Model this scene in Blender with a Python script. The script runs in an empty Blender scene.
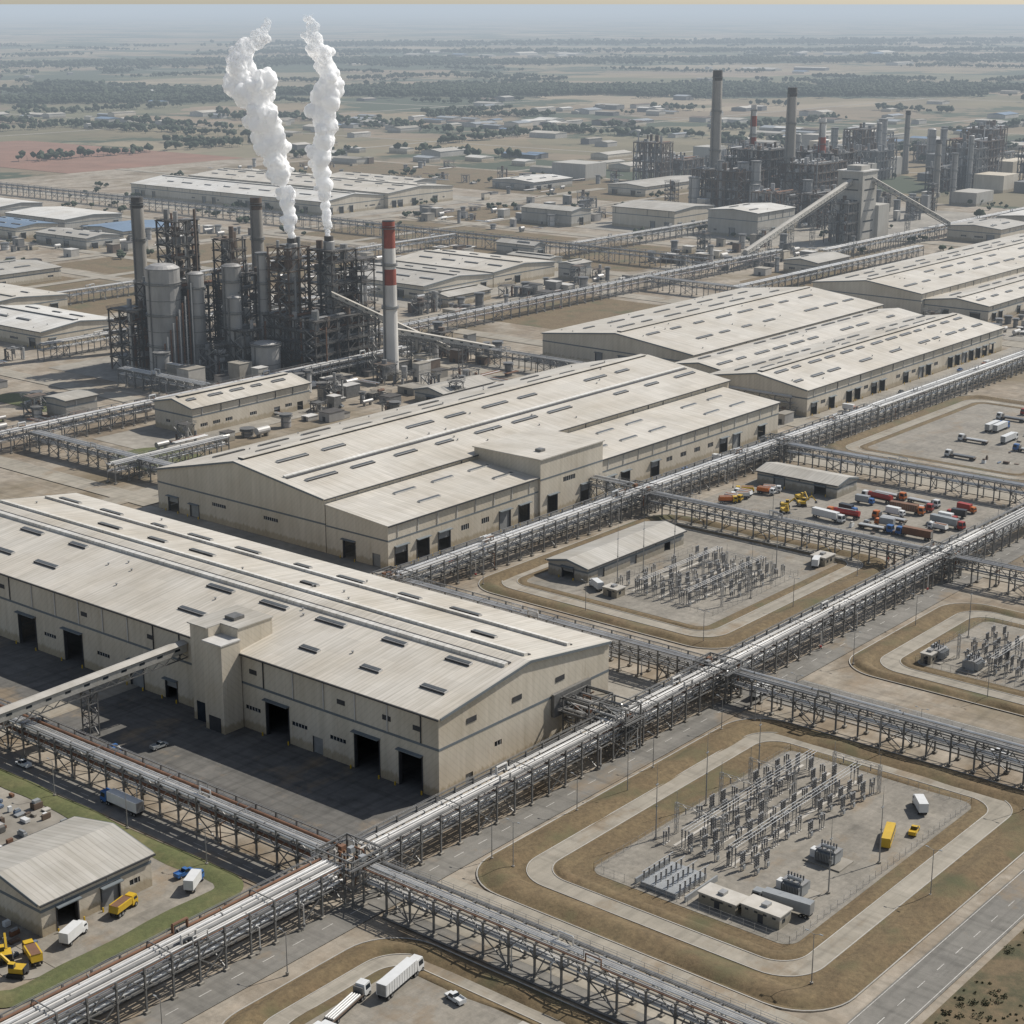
import bpy, bmesh, math, random
from mathutils import Vector, noise, Matrix
sc=bpy.context.scene
# ------------------------------------------------------------ materials
MATS={}
def newmat(name):
    m=bpy.data.materials.new(name);m.use_nodes=True
    nt=m.node_tree;b=nt.nodes['Principled BSDF'];MATS[name]=m
    return m,nt,b
def ramp(nt,fac,stops):
    r=nt.nodes.new('ShaderNodeValToRGB');e=r.color_ramp.elements
    while len(e)<len(stops): e.new(.5)
    for el,(p,c) in zip(e,stops):
        el.position=p;el.color=(c[0],c[1],c[2],1)
    nt.links.new(fac,r.inputs[0]);return r.outputs[0]
def coords(nt,scale=(1,1,1)):
    tc=nt.nodes.new('ShaderNodeTexCoord');mp=nt.nodes.new('ShaderNodeMapping')
    mp.inputs['Scale'].default_value=scale
    nt.links.new(tc.outputs['Object'],mp.inputs[0]);return mp.outputs[0]
def noi(nt,vec,scale,detail=5,rough=.6):
    n=nt.nodes.new('ShaderNodeTexNoise');n.inputs['Scale'].default_value=scale
    n.inputs['Detail'].default_value=detail;n.inputs['Roughness'].default_value=rough
    nt.links.new(vec,n.inputs['Vector']);return n.outputs[0]
def mixc(nt,a,b,fac,mode='MIX'):
    m=nt.nodes.new('ShaderNodeMix');m.data_type='RGBA';m.blend_type=mode
    for s,v in ((m.inputs[0],fac),(m.inputs[6],a),(m.inputs[7],b)):
        if isinstance(v,(int,float)): s.default_value=v
        elif isinstance(v,tuple): s.default_value=(v[0],v[1],v[2],1)
        else: nt.links.new(v,s)
    return m.outputs[2]
def M(name,c1,c2=None,scale=.5,rough=.8,metal=0,stretch=(1,1,1),big=.03,bigamt=.25):
    m,nt,b=newmat(name)
    if c2 is None:c2=tuple(x*.8 for x in c1)
    v=coords(nt,stretch)
    col=ramp(nt,noi(nt,v,scale,4),[(.3,c1),(.7,c2)])
    v2=coords(nt)
    g=ramp(nt,noi(nt,v2,big,3),[(.35,(1-bigamt,)*3),(.65,(1,1,1))])
    col=mixc(nt,col,g,1.0,'MULTIPLY')
    nt.links.new(col,b.inputs['Base Color'])
    b.inputs['Roughness'].default_value=rough;b.inputs['Metallic'].default_value=metal
    return m
def panelmat(name,c,axis,period=1.5,rough=.6,streak=.24,vertical=False,dark=.82,stain=(.62,.5,.38)):
    # metal cladding: ribs repeat along 'axis', weather streaks run across
    m,nt,b=newmat(name)
    s=[.05,.05,.05];s['xyz'.index(axis)]=1.0
    if vertical: s=[.6,.6,.05]
    v=coords(nt,tuple(s))
    streaks=ramp(nt,noi(nt,v,.8,5,.65),[(.3,(1-streak,1-streak,1-streak*1.1)),(.62,(1,1,1))])
    v2=coords(nt)
    patch=ramp(nt,noi(nt,v2,.035,5,.6),[(.3,(.82,.79,.74)),(.6,(1,1,1))])
    w=nt.nodes.new('ShaderNodeTexWave');w.bands_direction=axis.upper() if not vertical else 'DIAGONAL'
    w.inputs['Scale'].default_value=.314/period;w.inputs['Distortion'].default_value=0
    nt.links.new(v2,w.inputs['Vector'])
    ribs=ramp(nt,w.outputs['Fac'],[(0,(dark,)*3),(.12,(1,1,1))])
    col=mixc(nt,c,streaks,1.,'MULTIPLY');col=mixc(nt,col,patch,1.,'MULTIPLY')
    col=mixc(nt,col,ribs,1.,'MULTIPLY')
    rust=ramp(nt,noi(nt,v,1.7,6,.75),[(.57,(0,0,0)),(.76,(.6,.6,.6))])
    col=mixc(nt,col,mixc(nt,col,stain,1.,'MULTIPLY'),rust)
    if not vertical:
        br=nt.nodes.new('ShaderNodeTexBrick');br.inputs['Scale'].default_value=1
        br.inputs['Brick Width'].default_value=9;br.inputs['Row Height'].default_value=6
        br.inputs['Color1'].default_value=(1,1,1,1);br.inputs['Color2'].default_value=(.9,.9,.9,1)
        br.inputs['Mortar'].default_value=(.84,.84,.84,1);br.inputs['Mortar Size'].default_value=.05
        nt.links.new(v2,br.inputs['Vector'])
        col=mixc(nt,col,br.outputs['Color'],1.,'MULTIPLY')
    else:
        sp=nt.nodes.new('ShaderNodeSeparateXYZ');nt.links.new(v2,sp.inputs[0])
        ma=nt.nodes.new('ShaderNodeMath');ma.operation='MULTIPLY_ADD';nt.links.new(noi(nt,v,1.2,4),ma.inputs[0]);ma.inputs[1].default_value=-4
        nt.links.new(sp.outputs[2],ma.inputs[2])
        gr=ramp(nt,ma.outputs[0],[(0,(.72,.68,.6)),(.9,(1,1,1))])
        col=mixc(nt,col,gr,1.,'MULTIPLY')
    nt.links.new(col,b.inputs['Base Color']);b.inputs['Roughness'].default_value=rough
    return m
roofc=(.575,.535,.47);roofc2=(.45,.425,.38);roofw=(.68,.66,.62)
panelmat('roof_rib_y',roofc,'y');panelmat('roof_rib_x',roofc,'x')
panelmat('roof_gray_y',roofc2,'y');panelmat('roof_gray_x',roofc2,'x')
panelmat('roof_white_y',roofw,'y',3);panelmat('roof_white_x',roofw,'x',3)
panelmat('wall_beige',(.57,.51,.415),'x',1.0,.7,.16,True,.9)
panelmat('wall_gray',(.42,.40,.36),'x',1.0,.7,.16,True,.9)
M('wall_blue',(.16,.21,.28),(.13,.17,.23))
M('roof_blue',(.16,.23,.32),(.13,.19,.27))
M('trim_blue_gray',(.17,.19,.20),(.14,.16,.17),.3)
M('trim_dark',(.06,.06,.06),(.04,.04,.043))
M('roof_light_frame',(.6,.58,.54),(.5,.48,.45))
M('skylight_glass',(.10,.105,.105),(.075,.08,.08),rough=.35)
M('glass_dark',(.03,.04,.05),(.02,.025,.03),rough=.1)
M('door_shutter',(.28,.28,.27),(.22,.22,.21))
M('concrete',(.35,.32,.27),(.25,.225,.185),.25,.9,bigamt=.35)
M('concrete_light',(.5,.47,.42),(.4,.37,.32),.3,.9)
M('kerb',(.46,.43,.38),(.36,.34,.3),.6,.9)
M('steel_gray',(.22,.215,.205),(.14,.138,.132),.7,.5,.25)
M('steel_galv',(.40,.395,.38),(.28,.275,.265),.7,.45,.3)
M('steel_dark',(.105,.095,.085),(.06,.054,.05),.4,.7,.1)
M('steel_brown',(.17,.12,.088),(.095,.07,.052),.3,.8)
M('pipe_silver',(.72,.71,.68),(.56,.55,.53),.4,.35,.45)
M('pipe_white',(.62,.60,.56),(.48,.46,.43),.3,.5)
M('pipe_gray',(.26,.255,.245),(.17,.17,.165),.3,.5)
M('pipe_rust',(.24,.12,.065),(.13,.07,.045),.3,.8)
M('porcelain',(.17,.165,.16),(.11,.11,.11),.8,.3)
M('chimney_gray',(.37,.34,.30),(.26,.24,.21),.15,.85,stretch=(1,1,.25))
M('chimney_white',(.70,.67,.62),(.54,.51,.47),.15,.8,stretch=(1,1,.25))
M('chimney_red',(.36,.085,.05),(.24,.06,.04),.2,.8)
M('vessel',(.46,.445,.425),(.27,.26,.245),.12,.5,.25,stretch=(1,1,.2))
M('paint_yellow',(.65,.42,.03),(.55,.35,.03),.5,.4)
M('paint_white',(.75,.75,.73),(.66,.66,.64),.5,.4)
M('paint_red',(.42,.05,.035),(.33,.04,.03),.5,.4)
M('paint_blue',(.05,.16,.4),(.04,.12,.32),.5,.4)
M('paint_gray',(.34,.35,.35),(.27,.28,.28),.5,.4)
M('paint_orange',(.6,.17,.03),(.5,.14,.03),.5,.4)
M('paint_dark',(.04,.045,.05),(.03,.03,.035),.5,.4)
M('rubber',(.02,.02,.02),(.03,.03,.03),1)
M('road_marking',(.62,.60,.55),(.36,.34,.31),1.2)
def groundmix(name,cols,scale,fine,greens=None,contrast=(.68,1.12),tracks=0,bump=.4,stains=0):
    m,nt,b=newmat(name);v=coords(nt)
    n1=noi(nt,v,scale,7,.65)
    st=[(.25+.5*i/(len(cols)-1),c) for i,c in enumerate(cols)]
    col=ramp(nt,n1,st)
    lo,hi=contrast
    g=ramp(nt,noi(nt,v,fine,6,.7),[(.3,(lo,lo,lo*.98)),(.7,(hi,hi*.985,hi*.97))])
    col=mixc(nt,col,g,1.,'MULTIPLY')
    if greens:
        mk=ramp(nt,noi(nt,v,greens[1],6,.6),[(.53,(0,0,0)),(.68,(1,1,1))])
        col=mixc(nt,col,greens[0],mk)
    if stains:   # oil / water stains and drifted dirt
        s1=ramp(nt,noi(nt,v,.055,8,.75),[(.54,(1,1,1)),(.64,(1-stains,1-stains,1-stains))])
        col=mixc(nt,col,s1,1.,'MULTIPLY')
        v3=coords(nt,(1,1.3,1));s2=ramp(nt,noi(nt,v3,.03,8,.7),[(.36,(.8,.8,.8)),(.46,(0,0,0))])
        col=mixc(nt,col,(.235,.18,.12),s2)
    if tracks:
        for (ax,sc_) in ((0,(1,.02,1)),(1,(.02,1,1))):
            tv=coords(nt,sc_);t=ramp(nt,noi(nt,tv,.35,3,.6),[(.36,(1-tracks,)*3),(.5,(1,1,1))]);col=mixc(nt,col,t,1.,'MULTIPLY')
        vo=nt.nodes.new('ShaderNodeTexBrick');vo.inputs['Scale'].default_value=1;vo.inputs['Brick Width'].default_value=11;vo.inputs['Row Height'].default_value=7
        vo.inputs['Color1'].default_value=(1,1,1,1);vo.inputs['Color2'].default_value=(.88,.88,.87,1);vo.inputs['Mortar'].default_value=(.8,.8,.79,1);vo.inputs['Mortar Size'].default_value=.04
        nt.links.new(v,vo.inputs['Vector']);col=mixc(nt,col,vo.outputs['Color'],1.,'MULTIPLY')
    nt.links.new(col,b.inputs['Base Color']);b.inputs['Roughness'].default_value=.95
    if bump:
        bp=nt.nodes.new('ShaderNodeBump');bp.inputs['Strength'].default_value=bump;bp.inputs['Distance'].default_value=.3
        nt.links.new(noi(nt,v,fine*2,4,.7),bp.inputs['Height']);nt.links.new(bp.outputs[0],b.inputs['Normal'])
    return m
groundmix('asphalt_road',[(.25,.235,.21),(.19,.18,.162),(.23,.218,.196)],.02,.3,None,(.8,1.08),.18,0,.18)
groundmix('asphalt_dark',[(.17,.162,.148),(.12,.115,.106),(.15,.143,.132)],.03,.25,None,(.75,1.15),.2,0,.25)
groundmix('road_concrete',[(.40,.365,.305),(.31,.28,.23),(.37,.335,.28)],.02,.2,None,(.82,1.06),.16,0,.14)
groundmix('pad_gravel',[(.32,.295,.25),(.235,.215,.183),(.29,.265,.225),(.21,.187,.152)],.05,.5,None,(.75,1.1),.1,.2,.2)
groundmix('redfield',[(.26,.13,.09),(.20,.11,.075),(.24,.14,.10)],.006,.03,None,(.8,1.1),0,0)
groundmix('dry_grass',[(.205,.143,.078),(.14,.10,.052),(.17,.125,.066),(.095,.077,.04)],.09,.8,((.085,.082,.038),.05),(.58,1.15))
groundmix('green_grass',[(.13,.13,.052),(.095,.108,.04),(.17,.15,.07)],.06,.7)
groundmix('scrub',[(.085,.075,.04),(.15,.11,.062),(.065,.065,.032),(.16,.12,.07)],.08,.5)
groundmix('yard',[(.33,.285,.225),(.24,.19,.135),(.36,.315,.255),(.20,.155,.105),(.30,.26,.21)],.014,.15,((.15,.115,.062),.009),(.7,1.1),.14,.4,.2)
m,nt,b=newmat('countryside');v=coords(nt,(1,1,0))
vo=nt.nodes.new('ShaderNodeTexVoronoi');vo.distance='CHEBYCHEV';vo.inputs['Scale'].default_value=1/380.
nt.links.new(v,vo.inputs['Vector'])
sep=nt.nodes.new('ShaderNodeSeparateColor');nt.links.new(vo.outputs['Color'],sep.inputs[0])
col=ramp(nt,sep.outputs[0],[(0,(.21,.165,.10)),(.2,(.14,.125,.07)),(.4,(.27,.22,.15)),(.6,(.10,.105,.053)),(.8,(.22,.17,.115)),(1,(.17,.135,.085))])
col=mixc(nt,col,ramp(nt,noi(nt,v,.006,8,.7),[(.3,(.66,.66,.64)),(.7,(1.15,1.12,1.1))]),1.,'MULTIPLY')
wd=ramp(nt,noi(nt,v,.0013,8,.7),[(.505,(0,0,0)),(.535,(1,1,1))])
col=mixc(nt,col,(.042,.055,.028),wd)
nt.links.new(col,b.inputs['Base Color']);b.inputs['Roughness'].default_value=1
M('leaf',(.075,.075,.034),(.045,.048,.024),.4,.9)
M('leaf_far',(.045,.062,.03),(.028,.042,.021),.05,.95)
m,nt,b=newmat('steam_white')
b.inputs['Base Color'].default_value=(.99,.99,.99,1);b.inputs['Roughness'].default_value=1
b.inputs['Specular IOR Level'].default_value=0
b.inputs['Subsurface Weight'].default_value=1.0;b.inputs['Subsurface Radius'].default_value=(1,1,1);b.inputs['Subsurface Scale'].default_value=4.0
tp=nt.nodes.new('ShaderNodeBsdfTransparent');m2=nt.nodes.new('ShaderNodeMixShader')
tr=nt.nodes.new('ShaderNodeBsdfTranslucent');tr.inputs[0].default_value=(.98,.98,.98,1)
mx=nt.nodes.new('ShaderNodeMixShader');mx.inputs[0].default_value=.35
nt.links.new(b.outputs[0],mx.inputs[1]);nt.links.new(tr.outputs[0],mx.inputs[2])
cv=coords(nt);nn=noi(nt,cv,.16,8,.8)
sp=nt.nodes.new('ShaderNodeSeparateXYZ');nt.links.new(cv,sp.inputs[0])
mr=nt.nodes.new('ShaderNodeMapRange');nt.links.new(sp.outputs[2],mr.inputs[0])
for i_,v_ in((1,150),(2,192),(3,.22),(4,.58)): mr.inputs[i_].default_value=v_
sb=nt.nodes.new('ShaderNodeMath');sb.operation='SUBTRACT';nt.links.new(mr.outputs[0],sb.inputs[0]);nt.links.new(nn,sb.inputs[1])
ml=nt.nodes.new('ShaderNodeMath');ml.operation='MULTIPLY_ADD';ml.use_clamp=True;nt.links.new(sb.outputs[0],ml.inputs[0]);ml.inputs[1].default_value=4;ml.inputs[2].default_value=.5
nt.links.new(ml.outputs[0],m2.inputs[0]);nt.links.new(mx.outputs[0],m2.inputs[1]);nt.links.new(tp.outputs[0],m2.inputs[2])
nt.links.new(m2.outputs[0],nt.nodes['Material Output'].inputs[0])
# aerial perspective: haze painted into the materials as a pale glow over each surface;
# depends only on the place's own world position (distance out from the origin, below the camera)
HAZE_GLOW=(.50,.57,.645)
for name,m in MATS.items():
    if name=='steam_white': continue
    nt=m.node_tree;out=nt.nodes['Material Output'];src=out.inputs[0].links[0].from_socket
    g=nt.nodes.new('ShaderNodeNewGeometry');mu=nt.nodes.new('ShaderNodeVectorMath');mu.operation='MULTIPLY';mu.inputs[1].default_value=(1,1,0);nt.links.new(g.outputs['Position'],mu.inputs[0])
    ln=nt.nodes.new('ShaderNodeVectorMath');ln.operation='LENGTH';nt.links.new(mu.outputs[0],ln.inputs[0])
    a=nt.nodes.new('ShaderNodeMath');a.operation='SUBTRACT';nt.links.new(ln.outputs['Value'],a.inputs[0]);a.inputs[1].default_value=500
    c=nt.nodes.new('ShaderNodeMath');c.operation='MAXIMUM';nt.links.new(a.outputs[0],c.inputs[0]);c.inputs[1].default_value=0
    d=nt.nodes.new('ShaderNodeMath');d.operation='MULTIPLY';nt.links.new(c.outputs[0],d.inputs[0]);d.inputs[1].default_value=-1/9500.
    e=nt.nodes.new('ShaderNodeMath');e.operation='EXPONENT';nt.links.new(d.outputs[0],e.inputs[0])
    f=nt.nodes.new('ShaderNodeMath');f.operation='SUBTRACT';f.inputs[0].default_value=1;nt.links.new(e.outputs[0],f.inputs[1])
    em=nt.nodes.new('ShaderNodeEmission');em.inputs[0].default_value=(*HAZE_GLOW,1)
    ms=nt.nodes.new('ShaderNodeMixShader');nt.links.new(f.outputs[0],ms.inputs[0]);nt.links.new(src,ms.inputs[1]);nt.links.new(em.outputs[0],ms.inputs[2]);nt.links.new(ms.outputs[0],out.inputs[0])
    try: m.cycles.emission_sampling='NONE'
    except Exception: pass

# ------------------------------------------------------------ mesh builder
class B:
    def __init__(s): s.v=[];s.f=[];s.m=[];s.mats=[]
    def mi(s,m):
        if m not in s.mats:s.mats.append(m)
        return s.mats.index(m)
    def add(s,vs,fs,m):
        o=len(s.v);s.v+=[tuple(p) for p in vs];k=s.mi(m)
        for f in fs: s.f.append(tuple(i+o for i in f));s.m.append(k)
    def quad(s,a,b,c,d,m): s.add([a,b,c,d],[(0,1,2,3)],m)
    def box(s,x0,x1,y0,y1,z0,z1,m):
        s.add([(x0,y0,z0),(x1,y0,z0),(x1,y1,z0),(x0,y1,z0),(x0,y0,z1),(x1,y0,z1),(x1,y1,z1),(x0,y1,z1)],
          [(3,2,1,0),(4,5,6,7),(0,1,5,4),(1,2,6,5),(2,3,7,6),(3,0,4,7)],m)
    def taper(s,x0,x1,y0,y1,z0,z1,dx0,dx1,dy,m):
        s.add([(x0,y0,z0),(x1,y0,z0),(x1,y1,z0),(x0,y1,z0),(x0+dx0,y0+dy,z1),(x1-dx1,y0+dy,z1),(x1-dx1,y1-dy,z1),(x0+dx0,y1-dy,z1)],
          [(3,2,1,0),(4,5,6,7),(0,1,5,4),(1,2,6,5),(2,3,7,6),(3,0,4,7)],m)
    def slab(s,ps,h,m):
        n=len(ps);s.add([p for p in ps]+[(p[0],p[1],p[2]+h) for p in ps],
          [tuple(range(n-1,-1,-1)),tuple(range(n,2*n))]+[(i,(i+1)%n,(i+1)%n+n,i+n) for i in range(n)],m)
    def tube(s,p,q,r,m,n=6,r2=None,caps=True,ph=0):
        p=Vector(p);q=Vector(q);d=(q-p)
        if d.length<1e-6:return
        d.normalize();a=d.cross(Vector((0,0,1)))
        if a.length<1e-3:a=Vector((1,0,0))
        a.normalize();c=d.cross(a);r2=r if r2 is None else r2
        vs=[]
        for (o,rr) in ((p,r),(q,r2)):
            for i in range(n):
                t=2*math.pi*i/n+ph;vs.append(o+a*math.cos(t)*rr+c*math.sin(t)*rr)
        fs=[(i,(i+1)%n,(i+1)%n+n,i+n) for i in range(n)]
        if caps: fs+=[tuple(range(n-1,-1,-1)),tuple(range(n,2*n))]
        s.add(vs,fs,m)
    def beam(s,p,q,w,m): s.tube(p,q,w*.7,m,4,ph=math.pi/4)
    def cyl(s,x,y,z0,z1,r,m,n=16,r2=None): s.tube((x,y,z0),(x,y,z1),r,m,n,r2)
    def dome(s,x,y,z,r,h,m,n=16):
        for (a,b2) in ((0,.5),(.5,1)):
            t0=a*math.pi/2;t1=b2*math.pi/2
            s.tube((x,y,z+h*math.sin(t0)),(x,y,z+h*math.sin(t1)),r*math.cos(t0),m,n,max(r*math.cos(t1),.01),False)
    def obj(s,name,loc=(0,0,0),rot=0,smooth=False,parent=None):
        me=bpy.data.meshes.new(name);me.from_pydata(s.v,[],s.f)
        for mm in s.mats: me.materials.append(MATS[mm])
        me.polygons.foreach_set('material_index',s.m)
        if smooth: me.polygons.foreach_set('use_smooth',[True]*len(s.f))
        me.update();o=bpy.data.objects.new(name,me);o.location=loc;o.rotation_euler=(0,0,rot)
        bpy.context.collection.objects.link(o)
        if parent:o.parent=parent
        return o
# ------------------------------------------------------------ ground sheets
def rr(x0,x1,y0,y1,r,n=10):
    ps=[]
    for (cx,cy,a0) in ((x1-r,y1-r,0),(x0+r,y1-r,90),(x0+r,y0+r,180),(x1-r,y0+r,270)):
        for i in range(n+1):
            a=math.radians(a0+90*i/n);ps.append((cx+r*math.cos(a),cy+r*math.sin(a)))
    return ps
def sheet(name,rects,z,mat):
    b=B()
    for i,q in enumerate(rects):
        x0,x1,y0,y1=q[:4];zz=z+i*.004
        if len(q)>4 and q[4]>0:
            ps=rr(x0,x1,y0,y1,q[4]);b.add([(x,y,zz) for x,y in ps],[tuple(range(len(ps)))],mat)
        else: b.quad((x0,y0,zz),(x1,y0,zz),(x1,y1,zz),(x0,y1,zz),mat)
    return b.obj(name)
def ring(b,x0,x1,y0,y1,r,w,z0,z1,mat):
    o=rr(x0,x1,y0,y1,r);i=rr(x0+w,x1-w,y0+w,y1-w,max(r-w,.5));n=len(o)
    vs=[(x,y,z0) for x,y in o]+[(x,y,z1) for x,y in o]+[(x,y,z1) for x,y in i]+[(x,y,z0) for x,y in i]
    fs=[]
    for k in range(n):
        l=(k+1)%n
        fs+=[(k,l,l+n,k+n),(k+n,l+n,l+2*n,k+2*n),(k+2*n,l+2*n,l+3*n,k+3*n)]
    b.add(vs,fs,mat)
def dense(ps,st=3.0):
    out=[];n=len(ps)
    for i in range(n):
        p=ps[i];q=ps[(i+1)%n];L=math.dist(p,q);k=max(1,int(L/st))
        for j in range(k): out.append((p[0]+(q[0]-p[0])*j/k,p[1]+(q[1]-p[1])*j/k))
    return out
def berm(name,x0,x1,y0,y1,r,w,h,mat):
    b=B();K=6;vs=[]
    base=dense(rr(x0,x1,y0,y1,r,8));n=len(base)
    for j in range(K+1):
        t=j/K;off=w*t
        for (x,y) in base:
            ix=max(x0+r,min(x1-r,x));iy=max(y0+r,min(y1-r,y));dx,dy=ix-x,iy-y;l=math.hypot(dx,dy)
            ux,uy=(dx/l,dy/l) if l>1e-6 else (0,0)
            e=.9*noise.noise(Vector((x*.09,y*.09,3+j*.3)))
            X=x+ux*(off+e);Y=y+uy*(off+e)
            hh=h*math.sin(math.pi*t)*(1+.8*noise.noise(Vector((X*.08,Y*.08,1)))) if 0<j<K else 0
            vs.append((X,Y,.034+max(hh,0)))
    fs=[]
    for j in range(K):
        for k in range(n):
            l=(k+1)%n;fs.append((j*n+k,j*n+l,(j+1)*n+l,(j+1)*n+k))
    b.add(vs,fs,mat);return b.obj(name,smooth=True)
sheet('countryside_ground',[(-3000,45000,-20000,40000),(45000,250000,-150000,250000),(-3000,45000,40000,250000),(-3000,45000,-150000,-20000)],-.6,'countryside')
sheet('industrial_yard_ground',[(60,1700,60,1800)],-.2,'yard')
sheet('asphalt_yard',[(266.5,384,280,560),(448,720,404,424)],0,'asphalt_dark')
sheet('gravel_yard',[(590,665,275,388),(196,248,289,330)],0,'pad_gravel')
sheet('concrete_yard',[(187,248,289,376,6),(425,443,424,560),(450,735,556,575),(760,1000,402,431),(690,760,430,640),(765,795,494,640),(1020,1060,430,640),(386,415,268,555),
  (500,620,628,672),(590,730,690,830),(870,1070,800,930),(1190,1440,1210,1560),(1300,1640,740,1000)],-.08,'concrete')
roads=[(60,1200,251.6,261),(60,900,137,147),(424,445,131,251),(424,436,266,404),(60,260,267,280),(249.5,258,267,520),(256.5,281,150,250),
 (60,1300,404,414),(574,588,150,398),(676,690,150,398),(262,281,131,251),(735,752,404,760),
 (430,760,570,582),(1000,1018,404,900),(700,1500,770,782),(820,834,640,1500),(1080,1092,700,1700),(430,900,930,942),(700,1600,1180,1194),
 (440,452,560,1000),(560,572,690,1100),(1250,1264,500,1200),(1160,1180,1240,1700),(600,1700,1080,1090),(900,912,1000,1700),(1400,1412,640,1800),(300,430,560,572)]
sheet('road_network',roads[:7],.012,'asphalt_road')
sheet('road_network',roads[7:],.044,'road_concrete')
mk=B()
def dash(x0,x1,y0,y1,z=.06):mk.quad((x0,y0,z),(x1,y0,z),(x1,y1,z),(x0,y1,z),'road_marking')
for x in range(280,900,9): dash(x,x+3.5,141.9,142.1)
dash(60,900,137.5,137.7);dash(60,900,146.4,146.6)
for x in range(100,900,9): dash(x,x+3.5,256.4,256.6)
for y in range(150,250,9): dash(434.3,434.5,y,y+3.5)
for y in range(290,500,9): dash(253.6,253.75,y,y+3.5)
dash(424.6,424.8,150,250);dash(444.2,444.4,150,250)
mk.obj('road_markings')
def plot(name,outer,roadring,inner,pad,r=14,grass='dry_grass',h=.9):
    x0,x1,y0,y1=outer
    sheet(name+'_verge',[(x0,x1,y0,y1,r)],.03,grass)
    a,b_,c,d=roadring
    berm(name+'_bank',x0+.6,x1-.6,y0+.6,y1-.6,r,min(a-x0,c-y0)-1.4,h,grass)
    sheet(name+'_ring_road',[(a,b_,c,d,r*.75)],.05,'road_concrete')
    k=B();ring(k,a-.25,b_+.25,c-.25,d+.25,r*.75,.25,.03,.17,'kerb')
    ring(k,inner[0],inner[1],inner[2],inner[3],r*.55,.25,.05,.18,'kerb')
    ring(k,x0-.3,x1+.3,y0-.3,y1+.3,r,.3,0,.14,'kerb');k.obj(name+'_kerb')
    sheet(name+'_inner_verge',[(*inner,r*.55)],.07,grass)
    berm(name+'_bank',inner[0]+.4,inner[1]-.4,inner[2]+.4,inner[3]-.4,r*.55,max(1.5,min(pad[0]-inner[0],pad[2]-inner[2])-.8),.35,grass)
    sheet(name+'_gravel_pad',[(*pad,4)],.12,'pad_gravel')
plot('substation_plot',(281.5,413,150.5,250),(291.5,405.5,161.5,241),(296.5,400.5,166.5,236),(304,397,171,227))
plot('substation_plot',(447,571,282,391),(455,564,291,385),(460,560,296,381),(464,557,300,378))
plot('substation_plot',(461,546,148,249),(469,540,155,241),(474,535,160,236),(479,531,164,231))
plot('storage_plot',(196,255,100,246),(203,250,110,239),(207,246,114,235),(210,244,118,232))
plot('storage_plot',(700,860,285,395),(709,851,293,387),(714,846,298,382),(718,842,302,378))
plot('storage_plot',(595,670,150,250),(603,662,158,243),(607,658,162,239),(610,655,165,236))
berm('grass_verge',176,249,283,395,9,6.5,.5,'green_grass')
sheet('green_lawn',[(478,512,585,640,14),(470,500,735,800,10),(520,540,730,790,10),(455,475,800,880,8),(386,410,440,540,5)],-.02,'green_grass')
sheet('dry_grass_field',[(870,990,650,760,10),(1100,1240,790,900,12),(1100,1240,940,1160,12),(840,1070,950,1170,12),(590,810,950,1170,12),(1270,1420,1020,1170,12),
 (460,550,950,1100,8),(1110,1240,560,700,10),(1300,1700,430,600,20),(60,190,150,246,8),(1500,1690,1020,1700,12),(600,800,1200,1700,12),(850,1060,1300,1690,12)],-.17,'dry_grass')
sheet('scrub_ground',[(60,900,60,135)],.03,'scrub')
sheet('red_earth_field',[(1330,1620,1760,2300,20)],-.3,'redfield')

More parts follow.
